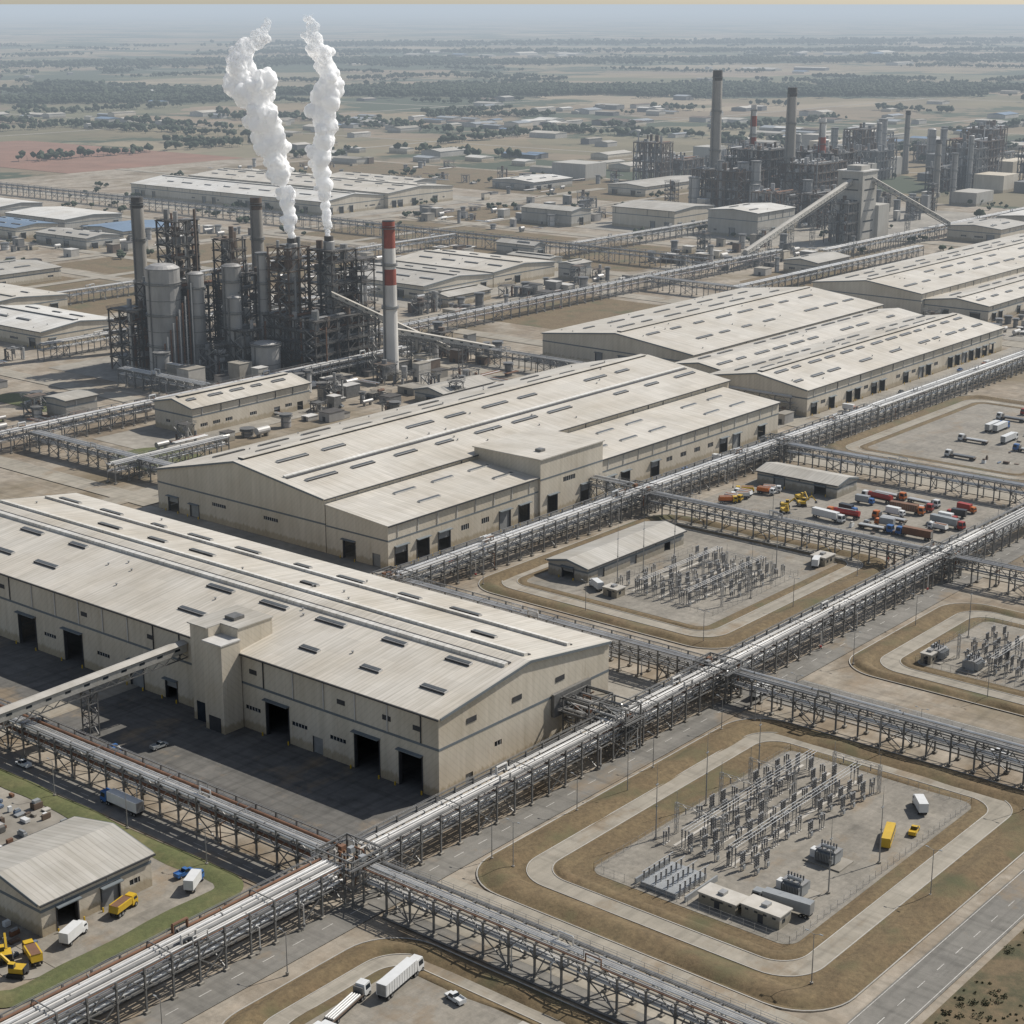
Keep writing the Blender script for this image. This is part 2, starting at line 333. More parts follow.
# ------------------------------------------------------------ buildings
def wall(b,p0,p1,z,openings,m,inw,rec=.9,zb=0):
    p0=Vector(p0);p1=Vector(p1);d=p1-p0;L=d.length;d/=L;n=Vector((inw[0],inw[1],0))
    P=lambda s,zz,k=0:(p0.x+d.x*s+n.x*k,p0.y+d.y*s+n.y*k,zz)
    cur=0
    for (c,w,h,zo,kind) in sorted(openings):
        s0=c-w/2;s1=c+w/2
        if s0<cur+.1 or s1>L-.1: continue
        b.quad(P(cur,zb),P(s0,zb),P(s0,z),P(cur,z),m)
        b.quad(P(s0,h),P(s1,h),P(s1,z),P(s0,z),m)
        if zo>zb: b.quad(P(s0,zb),P(s1,zb),P(s1,zo),P(s0,zo),m)
        for a in(s0,s1): b.quad(P(a,zo),P(a,zo,rec),P(a,h,rec),P(a,h,0),'trim_dark')
        b.quad(P(s0,h),P(s1,h),P(s1,h,rec),P(s0,h,rec),'trim_dark')
        if zo>zb:b.quad(P(s0,zo),P(s1,zo),P(s1,zo,rec),P(s0,zo,rec),'concrete')
        if kind=='win':
            b.quad(P(s0,zo,.25),P(s1,zo,.25),P(s1,h,.25),P(s0,h,.25),'glass_dark')
            q=s0+1.2
            while q<s1-.3:b.slab([P(q,zo,.05),P(q+.12,zo,.05),P(q+.12,zo,.2),P(q,zo,.2)],h-zo,'roof_light_frame');q+=1.2
        elif kind=='shut':b.quad(P(s0,zo,.4),P(s1,zo,.4),P(s1,h,.4),P(s0,h,.4),'door_shutter')
        elif kind=='half':
            zz=h-(h-zo)*.35;b.quad(P(s0,zz,.4),P(s1,zz,.4),P(s1,h,.4),P(s0,h,.4),'door_shutter')
        if kind!='win' and w>4:
            for (a,e) in((s0-.35,s0),(s1,s1+.35)):
                b.slab([P(a,zo,-.12),P(e,zo,-.12),P(e,zo,-.003),P(a,zo,-.003)],h-zo+.4,'trim_dark')
            b.slab([P(s0-.5,h+.4,-1.3),P(s1+.5,h+.4,-1.3),P(s1+.5,h+.5,-.004),P(s0-.5,h+.5,-.004)],.25,'trim_blue_gray')
            for e in(s0-.9,s1+.6):b.slab([P(e,0,-1.3),P(e+.3,0,-1.3),P(e+.3,0,-1.0),P(e,0,-1.0)],1.1,'paint_yellow')
        cur=s1
    b.quad(P(cur,zb),P(L,zb),P(L,z),P(cur,z),m)
    return P,L
def auto_open(L,seed,dens=.5,dh=6,zmax=10):
    r=random.Random(seed);o=[];s=6
    while s<L-8:
        k=r.random()
        if k<dens*.6: w=r.choice([4.5,5.5,6.5]);o.append((s+w/2,w,min(dh,zmax-2),0,r.choice(['open','shut','half','open'])));s+=w+r.uniform(3,10)
        elif k<dens: w=r.choice([3,5,8]);o.append((s+w/2,w,min(dh*.6+1.4,zmax-1.5),dh*.6,'win'));s+=w+r.uniform(2,6)
        else:s+=r.uniform(5,12)
    return o
def hall(name,x0,x1,y0,y1,ze,zr,axis='y',op=None,wm='wall_beige',rm='roof_rib',ridge=None,ze2=None,sky=True,seed=1,band=None,rows=(.35,.7),skl=13,skstep=23,ridgevent=True,skp=.85):
    b=B();op=op or {};r=random.Random(seed)
    rm_=rm+'_'+axis if not rm.endswith('blue') else rm
    ze2=ze if ze2 is None else ze2
    if axis=='y': lo,hi,a0,a1=x0,x1,y0,y1
    else: lo,hi,a0,a1=y0,y1,x0,x1
    rd=(lo+hi)/2 if ridge is None else ridge
    def T(a,c,z): return (c,a,z) if axis=='y' else (a,c,z)
    def rz(c):
        return ze+(zr-ze)*(c-lo)/(rd-lo) if c<=rd else ze2+(zr-ze2)*(hi-c)/(hi-rd)
    mn=min(ze,ze2)
    hash_=lambda k:sum(map(ord,k))
    def O(k,L,zz):
        return op[k] if k in op else auto_open(L,seed*7+hash_(k),.5,min(7,zz*.5),zz)
    n0=(1,0) if axis=='y' else (0,1);n1=(-n0[0],-n0[1]);g0=(0,1) if axis=='y' else (1,0);g1=(-g0[0],-g0[1])
    LL=a1-a0;LW=hi-lo
    kl,kh,ks,ke=('x0','x1','y0','y1') if axis=='y' else('y0','y1','x0','x1')
    wall(b,T(a0,lo,0),T(a1,lo,0),ze,O(kl,LL,ze),wm,n0)
    wall(b,T(a0,hi,0),T(a1,hi,0),ze2,O(kh,LL,ze2),wm,n1)
    for (aa,k,g) in((a0,ks,g0),(a1,ke,g1)):
        wall(b,T(aa,lo,0),T(aa,hi,0),mn,O(k,LW,mn),wm,g)
        b.add([T(aa,lo,mn),T(aa,hi,mn),T(aa,hi,ze2),T(aa,rd,zr),T(aa,lo,ze)],[(0,1,2,3,4)],wm)
    ov=.7;th=.35
    for (c0,c1) in((lo,rd),(rd,hi)):
        e0=c0-(ov if c0==lo else 0);e1=c1+(ov if c1==hi else 0)
        za=rz(c0)-(.0 if c0!=lo else ov*(zr-ze)/(rd-lo))+.02;zb_=rz(c1)-(.0 if c1!=hi else ov*(zr-ze2)/(hi-rd))+.02
        b.slab([T(a0-ov,e0,za),T(a1+ov,e0,za),T(a1+ov,e1,zb_),T(a0-ov,e1,zb_)],th,rm_)
    for aa in(a0-ov-.16,a1+ov+.003):
        for (c0,c1) in((lo,rd),(rd,hi)):
            b.slab([T(aa,c0,rz(c0)-.35),T(aa+.15,c0,rz(c0)-.35),T(aa+.15,c1,rz(c1)-.35),T(aa,c1,rz(c1)-.35)],.75,'trim_blue_gray')
    for (c,zz) in((lo-ov-.32,ze-.25),(hi+ov+.02,ze2-.25)):
        b.slab([T(a0-ov,c,zz),T(a1+ov,c,zz),T(a1+ov,c+.3,zz),T(a0-ov,c+.3,zz)],.42,'trim_dark')
    bz=band if band else mn*.66
    for (c,s) in((lo-.09,1),(hi+.02,1)):
        b.slab([T(a0,c,bz),T(a1,c,bz),T(a1,c+.07,bz),T(a0,c+.07,bz)],.7,'trim_blue_gray')
        a=a0+6
        while a<a1-2:
            zt=(ze if c<rd else ze2)-.3
            b.slab([T(a,c-.22,bz+.75),T(a+.3,c-.22,bz+.75),T(a+.3,c+.0,bz+.75),T(a,c+.0,bz+.75)],zt-bz-.75,'trim_dark' if r.random()<.3 else 'roof_light_frame')
            a+=12
    for aa in(a0-.09,a1+.02):
        b.slab([T(aa,lo,bz),T(aa+.07,lo,bz),T(aa+.07,hi,bz),T(aa,hi,bz)],.7,'trim_blue_gray')
    if ridgevent:
        b.slab([T(a0+3,rd-1.3,zr-.1),T(a1-3,rd-1.3,zr-.1),T(a1-3,rd+1.3,zr-.1),T(a0+3,rd+1.3,zr-.1)],1.0,'trim_dark')
        b.slab([T(a0+3,rd-1.7,zr+.9),T(a1-3,rd-1.7,zr+.9),T(a1-3,rd+1.7,zr+.9),T(a0+3,rd+1.7,zr+.9)],.2,rm_)
    if sky:
        for ti,t in enumerate(rows):
            for sd in(0,1):
                c=(lo+(rd-lo)*t) if sd==0 else (hi-(hi-rd)*t)
                a=a0+skstep*.3+(skstep*.35 if sd else 0)+ti*skstep*.2
                while a+skl<a1-2:
                    w=.6
                    if r.random()<skp:
                        ln=skl*r.choice([1,1,.75,.6])
                        q=lambda e,k:[T(a-e,c-w-e,rz(c-w-e)+k),T(a+ln+e,c-w-e,rz(c-w-e)+k),T(a+ln+e,c+w+e,rz(c+w+e)+k),T(a-e,c+w+e,rz(c+w+e)+k)]
                        b.slab(q(.22,.36),.6,'roof_light_frame');b.slab(q(0,.98),.1,'skylight_glass')
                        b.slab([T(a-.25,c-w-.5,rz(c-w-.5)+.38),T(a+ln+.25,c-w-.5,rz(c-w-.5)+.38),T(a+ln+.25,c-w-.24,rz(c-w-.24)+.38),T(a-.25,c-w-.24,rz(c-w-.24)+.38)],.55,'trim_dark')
                    a+=skstep
        for i in range(int(LL*LW/900)):
            a=r.uniform(a0+3,a1-3);c=r.uniform(lo+3,hi-3)
            if abs(c-rd)<2.5: continue
            p=T(a,c,rz(c));b.cyl(p[0],p[1],p[2],p[2]+.9,.25,'steel_galv',8);b.cyl(p[0],p[1],p[2]+.9,p[2]+1.05,.42,'steel_galv',8)
    return b,T,rz
D=lambda c,w,h,k='open':(c,w,h,0,k)
y0=281
ops={'x0':[D(291-y0,8,10),D(307-y0,9,10.5),D(326-y0,4,5,'shut'),D(342-y0,9,10.5),D(388-y0,5,6,'half'),D(404-y0,6,8,'shut'),D(435-y0,9,10.5),D(459-y0,9,10.5),D(480-y0,9,10.5),D(505-y0,9,10.5)]+[(c-y0,6,7.2,6,'win') for c in(318,333,352,420,447)],
 'y0':[D(12,3,3.2,'shut'),(24,3,8.5,7,'win'),D(62,5,6,'shut')]}
b,T,rz=hall('h',311,385,281,530,22.5,27.5,'y',ops,band=13.4,rows=(.3,.72),skl=11,skstep=24,seed=3,ridgevent=False)
for xx,w_ in((343.5,.7),(352,.7),(371,.5)):
    b.slab([(xx-w_,284,rz(xx-w_)+.36),(xx-w_,527,rz(xx-w_)+.36),(xx+w_,527,rz(xx+w_)+.36),(xx+w_,284,rz(xx+w_)+.36)][::-1],.35,'trim_dark')
    b.slab([(xx-w_-1.5,284,rz(xx-w_-1.5)+.36),(xx-w_-1.5,527,rz(xx-w_-1.5)+.36),(xx-w_-.01,527,rz(xx-w_)+.36),(xx-w_-.01,284,rz(xx-w_)+.36)][::-1],.9,'roof_white_y')
b.box(303.5,310.6,356,364,0,26.5,'wall_beige');b.box(306,310.7,364.05,372,0,29.5,'wall_beige')
b.box(310.7,324,357,372,22,29.5,'wall_beige');b.box(305.2,324.3,364.1,372.3,29.55,29.9,'roof_gray_y');b.box(310.7,324.3,356.7,364.09,29.55,29.9,'roof_gray_y')
b.box(303.3,310.7,355.8,363.95,26.52,26.9,'roof_light_frame')
b.box(314,318,362,366,29.95,30.9,'steel_gray')
b.box(305.85,305.95,365.5,370.5,0.05,6,'glass_dark');b.box(303.4,303.48,357.5,362.5,.05,4.5,'trim_dark')
for yy in(287,298,315,350,380,395,427,470,492):
    b.box(310.88,310.97,yy,yy+3,17.2,18.6,'trim_dark')
for xx in (322,341,360):
    b.box(xx,xx+4,280.86,280.96,17.5,19,'trim_dark')
b.obj('foreground_factory_hall')
b,T,rz=hall('h',443,722,456.5,554,21,27.5,'x',{'x0':[D(88,6,6,'half'),(60,8,8.4,7,'win'),(30,8,8.4,7,'win'),D(75,5,5,'shut')],'y0':[]},ridge=506,ze2=16.5,seed=5,rows=(.35,.78),skl=16,skstep=25)
for yy in(480,):
    b.slab([(446,yy-.7,rz(yy-.7)+.36),(719,yy-.7,rz(yy-.7)+.36),(719,yy+.7,rz(yy+.7)+.36),(446,yy+.7,rz(yy+.7)+.36)],.3,'trim_dark')
    b.slab([(446,yy+.72,rz(yy)+.36),(719,yy+.72,rz(yy)+.36),(719,yy+2,rz(yy+2)+.36),(446,yy+2,rz(yy+2)+.36)],.8,'roof_white_x')
b.obj('central_factory_hall')
def leanto(name,x0,x1,y0,y1,zl,zh,ops,seed,wm='wall_beige',rm='roof_rib_x',sk=True):
    b=B();r=random.Random(seed)
    wall(b,(x0,y0,0),(x1,y0,0),zl,ops,wm,(0,1))
    wall(b,(x0,y0,0),(x0,y1,0),zl,[D(6,4,5,'shut'),D(20,6,7,'open')] if y1-y0>26 else[],wm,(1,0));wall(b,(x1,y0,0),(x1,y1,0),zl,[],wm,(-1,0))
    for xx in(x0,x1): b.add([(xx,y0,zl),(xx,y1,zl),(xx,y1,zh)],[(0,1,2)],wm)
    b.slab([(x0-.5,y0-.6,zl+.02),(x1+.5,y0-.6,zl+.02),(x1+.5,y1-.1,zh),(x0-.5,y1-.1,zh)],.35,rm)
    b.box(x0-.5,x1+.5,y0-.95,y0-.62,zl-.2,zl+.35,'trim_dark')
    b.box(x0,x1,y0-.09,y0-.02,zl*.64,zl*.64+.6,'trim_blue_gray');b.box(x0-.09,x0-.02,y0,y1-.1,zl*.64,zl*.64+.6,'trim_blue_gray')
    x=x0+6
    f=lambda y:zl+(zh-zl)*(y-y0)/(y1-y0)
    while sk and x<x1-14:
        for t in(.32,.72):
            y=y0+(y1-y0)*t
            if r.random()<.8:
                b.slab([(x,y-.8,f(y-.8)+.36),(x+12,y-.8,f(y-.8)+.36),(x+12,y+.8,f(y+.8)+.36),(x,y+.8,f(y+.8)+.36)],.5,'roof_light_frame')
                b.slab([(x+.2,y-.6,f(y-.6)+.87),(x+11.8,y-.6,f(y-.6)+.87),(x+11.8,y+.6,f(y+.6)+.87),(x+.2,y+.6,f(y+.6)+.87)],.12,'skylight_glass')
        x+=22
    x=x0+5
    while x<x1-2:
        b.box(x,x+.28,y0-.3,y0-.1,zl*.7,zl-.2,'roof_light_frame');x+=11
    b.obj(name)
def seqops(L,seed,w=5.5,h=6.5,step=11):
    r=random.Random(seed);o=[];s=7
    while s<L-6:
        k=r.random()
        if k<.55:o.append((s,w,h,0,r.choice(['open','open','shut','half'])))
        elif k<.85:o.append((s,4.5,h*.9+.8,h*.72,'win'))
        s+=step
    return o
leanto('central_hall_annex',443,531,424,456,16.5,19,seqops(88,11,6.5,7.5,12),2)
leanto('central_hall_annex',573,716,424,456,15.5,18.5,seqops(143,12,6,7,11),4)
b=B();wall(b,(531.1,423,0),(572.9,423,0),24,[D(8,6,8),D(30,6,8,'half'),(19,8,14,12,'win')],'wall_beige',(0,1))
wall(b,(531.1,423,0),(531.1,458,0),24,[],'wall_beige',(1,0));wall(b,(572.9,423,0),(572.9,458,0),24,[],'wall_beige',(-1,0));wall(b,(531.1,458,0),(572.9,458,0),24,[],'wall_beige',(0,-1))
b.box(530.5,573.5,422.4,458.6,24.02,24.5,'roof_rib_x');b.box(531.1,572.9,422.9,422.97,15.5,16.1,'trim_blue_gray')
b.box(540,543,430,433,24.5,25.6,'steel_gray')
b.obj('central_hall_service_block')
b,_,rz=hall('h',795,1012,526,632,14,20,'x',{},seed=8,rows=(.35,.75),skl=15,skstep=24);b.obj('rear_factory_hall')
b,_,rz=hall('h',757,986,432,492,13.5,18.5,'x',{'y0':seqops(229,21,5.5,6,9)},seed=9,rows=(.35,.8),skl=11,skstep=17);b.obj('right_factory_hall')
b,_,rz=hall('h',775,1000,492.6,525.4,12.5,15,'x',{},seed=10,rows=(.5,),skl=13,skstep=19,ridgevent=False);b.obj('linking_hall')
b,_,rz=hall('h',1062,1400,524,606,15,20,'x',{},seed=12,rows=(.4,.75),skl=16,skstep=26);b.obj('far_right_factory_hall')
b,_,rz=hall('h',1066,1400,478,523.4,11,14,'x',{},seed=13,rows=(.5,),skl=14,skstep=22);b.obj('far_right_low_hall')
def H(name,*a,**k):
    b,_,_=hall(name,*a,**k);b.obj(name)
H('mill_hall',1215,1300,1240,1535,13,18,'y',seed=14,rm='roof_white',rows=(.5,),skl=16,skstep=30)
H('mill_hall',1301,1400,1235,1540,15,19,'y',seed=15,rm='roof_rib',rows=(.4,.8),skl=16,skstep=30)
H('workshop_hall',900,975,822,915,10,13,'y',seed=16,rm='roof_gray',rows=(.5,))
H('workshop_hall',976,1048,822,925,11,14,'y',seed=17,rm='roof_rib',rows=(.5,))
H('small_workshop',890,935,790,812,7,9,'x',seed=18,rm='roof_gray',sky=False)
H('small_workshop',1062,1078,838,880,10,11,'y',seed=19,rm='roof_gray',sky=False)
H('pump_house',1040,1060,796,812,12,13,'x',seed=19,wm='wall_gray',rm='roof_gray',sky=False)
H('left_workshop',622,680,880,965,10,13,'y',seed=20,rm='roof_white',rows=(.5,))
H('left_workshop',640,720,985,1060,10,13,'y',seed=21,rm='roof_rib',rows=(.5,))
H('control_building',535,613,640,668,13,16,'x',{'y0':seqops(78,5,4,4.5,8)},seed=22,rows=(.6,),skl=8,skstep=14)
H('pump_house',515,534,712,728,10,10.6,'x',seed=23,wm='wall_gray',rm='roof_gray',sky=False,ridgevent=False)
H('maintenance_shed',202,233,302,331,8.2,11,'x',{'y0':[D(7,5.5,5.5),D(19,5,5,'shut'),(26,3,4,2.6,'win')],'x0':[D(20,5,5,'shut')]},seed=24,rm='roof_gray',sky=False,wm='wall_beige',ridgevent=False,band=6)
H('storage_shed',477,538,358,376,5.4,7.2,'x',{'x0':[D(9,5,4,'half')],'y0':[D(8,4,3.6,'shut'),D(28,4,3.6,'shut'),D(50,4,3.6,'open')]},seed=25,rm='roof_gray',sky=False,wm='wall_gray',ridgevent=False)
H('storage_shed',633,650,345,384,5.5,7.2,'y',{'x0':[D(8,5,4,'open'),D(28,5,4,'shut')]},seed=26,rm='roof_gray',sky=False,wm='wall_gray',ridgevent=False)
mids=[(915,960,1320,1400,10,'roof_blue'),(975,1040,1330,1420,11,'roof_white'),(915,950,1220,1290,9,'roof_gray'),(970,1030,1240,1300,8,'roof_blue'),(850,890,1400,1500,9,'roof_white'),
 (1010,1060,1480,1560,9,'roof_white'),(740,800,1100,1160,9,'roof_gray'),(780,815,850,900,8,'roof_gray'),(1120,1135,900,940,9,'roof_gray'),
 (1330,1395,905,975,18,'roof_gray'),(1335,1398,820,872,22,'roof_white'),(1300,1330,1000,1060,14,'roof_gray'),(1440,1500,640,690,12,'roof_gray'),(1520,1640,620,680,14,'roof_white'),
 (1530,1600,1230,1290,9,'roof_white'),(1560,1680,1100,1150,10,'roof_gray'),(1440,1480,1330,1460,10,'roof_rib'),(660,700,590,610,6,'roof_gray'),(1180,1230,670,700,9,'roof_gray'),(1200,1240,460,474,7,'roof_gray')]
for i,(a,b_,c,d,h,m_) in enumerate(mids):
    H('warehouse',a,b_,c,d,h,h+2.2,'y' if d-c>b_-a else 'x',seed=40+i,rm=m_,sky=(i%2==0),rows=(.5,),wm='wall_gray' if i%3 else 'wall_beige',ridgevent=False)
# ------------------------------------------------------------ pipe racks
def rack(name,axis,c,a,bb,w=8,z=9,seed=1,top=False,rust=0,step=7,npipe=9):
    b=B();r=random.Random(seed);P=(lambda s,t,zz:(s,c+t,zz)) if axis=='x' else (lambda s,t,zz:(c+t,s,zz))
    w=w-1.2;hw=w/2;n=int((bb-a)/step);z1=z-3.2
    for i in range(n+1):
        s=a+(bb-a)*i/n
        for t in(-hw,hw):
            b.beam(P(s,t,0),P(s,t,z+(1.6 if top else .0)),.42,'steel_gray')
            b.box(*( (s-.6,s+.6,c+t-.6,c+t+.6) if axis=='x' else (c+t-.6,c+t+.6,s-.6,s+.6)),0,.5,'concrete')
        for zz in(z1,z): b.beam(P(s,-hw-.4,zz),P(s,hw+.4,zz),.4,'steel_gray')
        if top and i%4==0: b.beam(P(s,-hw,z+1.6),P(s,hw,z+1.6),.2,'steel_gray')
        if i%5==2: b.beam(P(s,-hw,.5),P(s,hw,z1),.22,'steel_gray');b.beam(P(s,hw,.5),P(s,-hw,z1),.22,'steel_gray')
        if i<n:
            s2=a+(bb-a)*(i+1)/n
            if i%4==1:
                for t in(-hw,hw):b.beam(P(s,t,.5),P(s2,t,z1),.22,'steel_gray');b.beam(P(s2,t,.5),P(s,t,z1),.22,'steel_gray')
            for t in(-hw,hw):
                b.beam(P(s,t,z1) if i%2 else P(s2,t,z1),P((s+s2)/2,t,z),.2,'steel_gray');b.beam(P((s+s2)/2,t,z),P(s2,t,z1) if i%2 else P(s,t,z1),.2,'steel_gray')
    for t in(-hw,hw):
        for zz in(z1,z)+((z+1.6,) if top else()): b.beam(P(a,t,zz),P(bb,t,zz),.26,'steel_gray')
    def run(z_,cnt):
        t=-hw+.35
        while t<hw-.45 and cnt>0:
            rad=r.choice([.12,.16,.2,.28,.34,.42]);m=r.choice(['pipe_silver','pipe_white','pipe_silver','pipe_silver','pipe_white','pipe_gray','steel_galv'])
            if r.random()<rust:m='pipe_rust'
            t+=rad;s=a-r.uniform(-2,2);e=bb
            zc=z_+.28+rad
            nloop=int((bb-a)/70)
            if rad<.4 and nloop and r.random()<.3:
                pts=[s]
                for k in range(nloop):
                    q=a+(bb-a)*(k+.5+.1*r.random())/max(nloop,1)
                    b.tube(P(pts[-1],t,zc),P(q,t,zc),rad,m,7);b.tube(P(q,t,zc),P(q,t,zc+2),rad,m,7);b.tube(P(q,t,zc+2),P(q+4,t,zc+2),rad,m,7);b.tube(P(q+4,t,zc+2),P(q+4,t,zc),rad,m,7);pts.append(q+4)
                b.tube(P(pts[-1],t,zc),P(e,t,zc),rad,m,7)
            else:b.tube(P(s,t,zc),P(e,t,zc),rad,m,8)
            q=a+r.uniform(0,12)
            while q<bb and rad>.2:
                b.tube(P(q,t,zc),P(q+.25,t,zc),rad*1.35,'steel_gray',8);q+=r.uniform(12,40)
            t+=rad+r.uniform(.1,.45);cnt-=1
    run(z,npipe);run(z1,int(npipe*.6))
    for k in range(int((bb-a)/30)):
        q=a+r.uniform(2,bb-a-2);sd=r.choice([-1,1])*(hw+.6);m=r.choice(['pipe_white','pipe_silver','pipe_rust'])
        b.tube(P(q,sd,.2),P(q,sd,z1+.6),.16,m,6);b.tube(P(q,sd,z1+.6),P(q,0,z1+.6),.16,m,6);b.cyl(*P(q,sd,0)[:2],1,1.6,.4,'paint_red' if r.random()<.2 else 'steel_gray',8)
    t0,t1=hw+.2,hw+1.1
    pts=[P(a,t0,z+.1),P(bb,t0,z+.1),P(bb,t1,z+.1),P(a,t1,z+.1)]
    b.slab(pts,.08,'steel_gray')
    for zz in(z+.7,z+1.25): b.beam(P(a,t1,zz),P(bb,t1,zz),.07,'steel_galv')
    s=a
    while s<bb: b.beam(P(s,t1,z),P(s,t1,z+1.25),.07,'steel_galv');s+=3.5
    return b.obj(name)
rack('pipe_rack','x',264,60,255,9,9,1,True,.18)
rack('pipe_rack','x',264,267,600,9,9,2,True,.12)
rack('pipe_rack','x',264,601,900,9,9,3,False)
rack('pipe_rack','y',261,120,257,7,8.5,4,False,.15,npipe=7)
rack('pipe_rack','y',261,271,430,8,8.5,5,True,.1,npipe=8)
rack('pipe_rack','y',418,110,258,6.5,8.5,6,False,npipe=7)
rack('pipe_rack','y',418,270,393,7,8.5,7,True,npipe=7)
rack('pipe_rack','x',398,419,760,9,9,8,True,.08)
rack('pipe_rack','x',398,761,1300,9,9,9,False)
rack('pipe_rack','y',565,110,258,6.5,8.5,10,False,npipe=6)
rack('pipe_rack','y',565,270,392,7,8.5,11,False,npipe=7)
rack('pipe_rack','y',565,404,422,6.5,10,12,False,npipe=5)
rack('pipe_rack','y',672,110,258,6.5,8.5,13,False,npipe=6)
rack('pipe_rack','y',672,270,392,7,8.5,14,False,npipe=7)
rack('pipe_rack','x',682,430,730,9,9,15,True,.1)
rack('pipe_rack','x',600,455,520,6.5,8,16,False)
rack('pipe_rack','y',470,560,676,6.5,8,17,False)
rack('pipe_rack','y',588,690,760,7,9,18)
rack('pipe_rack','x',732,720,1225,9,9,19,True,.1,step=9)
rack('pipe_rack','y',1140,745,1750,9,10,20,True,step=10)
rack('pipe_rack','x',850,600,880,7,9,21,step=9)
rack('pipe_rack','y',757,440,730,7,9,22,step=9)
rack('pipe_rack','x',1000,640,1135,7,9,23,step=10)
rack('pipe_rack','x',880,1145,1420,8,10,24,step=9)
rack('pipe_rack','x',700,1240,1700,8,10,25,step=9)
rack('pipe_rack','y',1040,640,728,7,9,26,step=9)
rack('pipe_rack','x',655,1040,1320,7,9,27,step=9)
def lattice(b,x0,x1,y0,y1,z0,z1,step,w,m):
    n=max(1,round((z1-z0)/step));C=[(x0,y0),(x1,y0),(x1,y1),(x0,y1)]
    for (x,y) in C:b.beam((x,y,z0),(x,y,z1),w,m)
    for i in range(n):
        za=z0+(z1-z0)*i/n;zb=z0+(z1-z0)*(i+1)/n
        for k in range(4):
            p,q=C[k],C[(k+1)%4]
            b.beam((*p,zb),(*q,zb),w*.8,m)
            if (i+k)%2: b.beam((*p,za),(*q,zb),w*.5,m)
            else: b.beam((*q,za),(*p,zb),w*.5,m)
def jtower(x0,x1,y0,y1,h,seed):
    b=B();r=random.Random(seed);lattice(b,x0,x1,y0,y1,0,h,3.4,.4,'steel_gray')
    for (xa,xb,ya,yb) in((x0-1,x1+1,y0-1,y0-.1),(x0-1,x1+1,y1+.1,y1+1),(x0-1,x0-.1,y0-.1,y1+.1),(x1+.1,x1+1,y0-.1,y1+.1)):
        b.box(xa,xb,ya,yb,9.3,9.4,'steel_gray')
    for _ in range(14):
        x=r.uniform(x0+.5,x1-.5);y=r.uniform(y0+.5,y1-.5);zt=r.uniform(7,h);m=r.choice(['pipe_silver','pipe_white','pipe_rust','pipe_gray'])
        b.tube((x,y,r.uniform(0,4)),(x,y,zt),r.choice([.15,.22,.32]),m,7);b.tube((x,y,zt),(x+r.uniform(-3,3),y,zt) if r.random()<.5 else (x,y+r.uniform(-3,3),zt),.22,m,7)
    for e in((x0-1,y0-1,x1+1,y0-1),(x1+1,y0-1,x1+1,y1+1),(x1+1,y1+1,x0-1,y1+1),(x0-1,y1+1,x0-1,y0-1)):
        for zz in(9.9,10.5): b.beam((e[0],e[1],zz),(e[2],e[3],zz),.08,'steel_galv')
    for i in range(3):
        x=r.uniform(x0+1,x1-1);y=r.uniform(y0+1,y1-1);b.box(x-.8,x+.8,y-.6,y+.6,9.4,10.8,r.choice(['paint_gray','pipe_rust','steel_galv']))
    b.obj('pipe_junction_tower')
jtower(256,266,258.5,270,11,1);jtower(361,372,270,279,13.5,2);jtower(364,371,259.5,268.5,13.5,9);jtower(413,422,258.5,270,11,3);jtower(560,570,258.5,270,11,4);jtower(560,570,392,404,11,5);jtower(413,422,392,403,11,6);jtower(668,676,258.5,270,11,7);jtower(668,676,392,404,11,8)
b=B()
for i in range(6):
    z=9.6+(i%3)*1.1;x=362.5+i*1.5
    m=['pipe_silver','pipe_white','steel_galv'][i%3];b.tube((x,263,z),(x,281.5,z),.38,m,8)
for zz in(8.8,13):
    for xx in(361,372): b.beam((xx,268,zz),(xx,281,zz),.4,'steel_gray')
b.box(358,375,279.8,280.8,7.8,14.6,'steel_gray');b.obj('pipe_bridge')
# ------------------------------------------------------------ conveyors
def conveyor(name,p,q,w=3.2,h=2.6,step=16,m='wall_gray',roofm='concrete_light',legs=True,truss=True):
    p=Vector(p);q=Vector(q);b=B();d=q-p;L=d.length;dh=Vector((d.x,d.y,0)).normalized();n=Vector((-dh.y,dh.x,0))
    A=lambda s,t,k:tuple(p+d*s+n*t+Vector((0,0,k)))
    hw=w/2
    b.add([A(0,-hw,0),A(0,hw,0),A(0,hw,h),A(0,-hw,h),A(1,-hw,0),A(1,hw,0),A(1,hw,h),A(1,-hw,h)],[(0,1,2,3),(7,6,5,4),(0,4,5,1),(1,5,6,2),(3,7,4,0)],m)
    b.add([A(-.002,-hw-.3,h),A(-.002,0,h+.6),A(-.002,hw+.3,h),A(1.002,-hw-.3,h),A(1.002,0,h+.6),A(1.002,hw+.3,h)],[(0,1,4,3),(1,2,5,4),(0,2,1),(3,4,5),(0,3,5,2)],roofm)
    k=int(L/4)
    if truss:
        for i in range(k):
            for t in(-hw-.15,hw+.15):
                b.beam(A(i/k,t,-1.6),A((i+.5)/k,t,0),.22,'steel_gray');b.beam(A((i+.5)/k,t,0),A((i+1)/k,t,-1.6),.22,'steel_gray')
        for t in(-hw-.15,hw+.15): b.beam(A(0,t,-1.6),A(1,t,-1.6),.3,'steel_gray')
    for i in range(int(L/6)):
        for t in(-hw-.03,hw+.03):b.quad(A((i+.3)/int(L/6),t,1.1),A((i+.6)/int(L/6),t,1.1),A((i+.6)/int(L/6),t,1.8),A((i+.3)/int(L/6),t,1.8),'glass_dark')
    if legs:
        kk=max(1,int(L/step))
        for i in range(1,kk):
            c=p+d*(i/kk)
            if c.z<4: continue
            lattice(b,c.x-1.6,c.x+1.6,c.y-1.6,c.y+1.6,0,c.z-1.5,3.6,.3,'steel_gray')
    return b.obj(name)
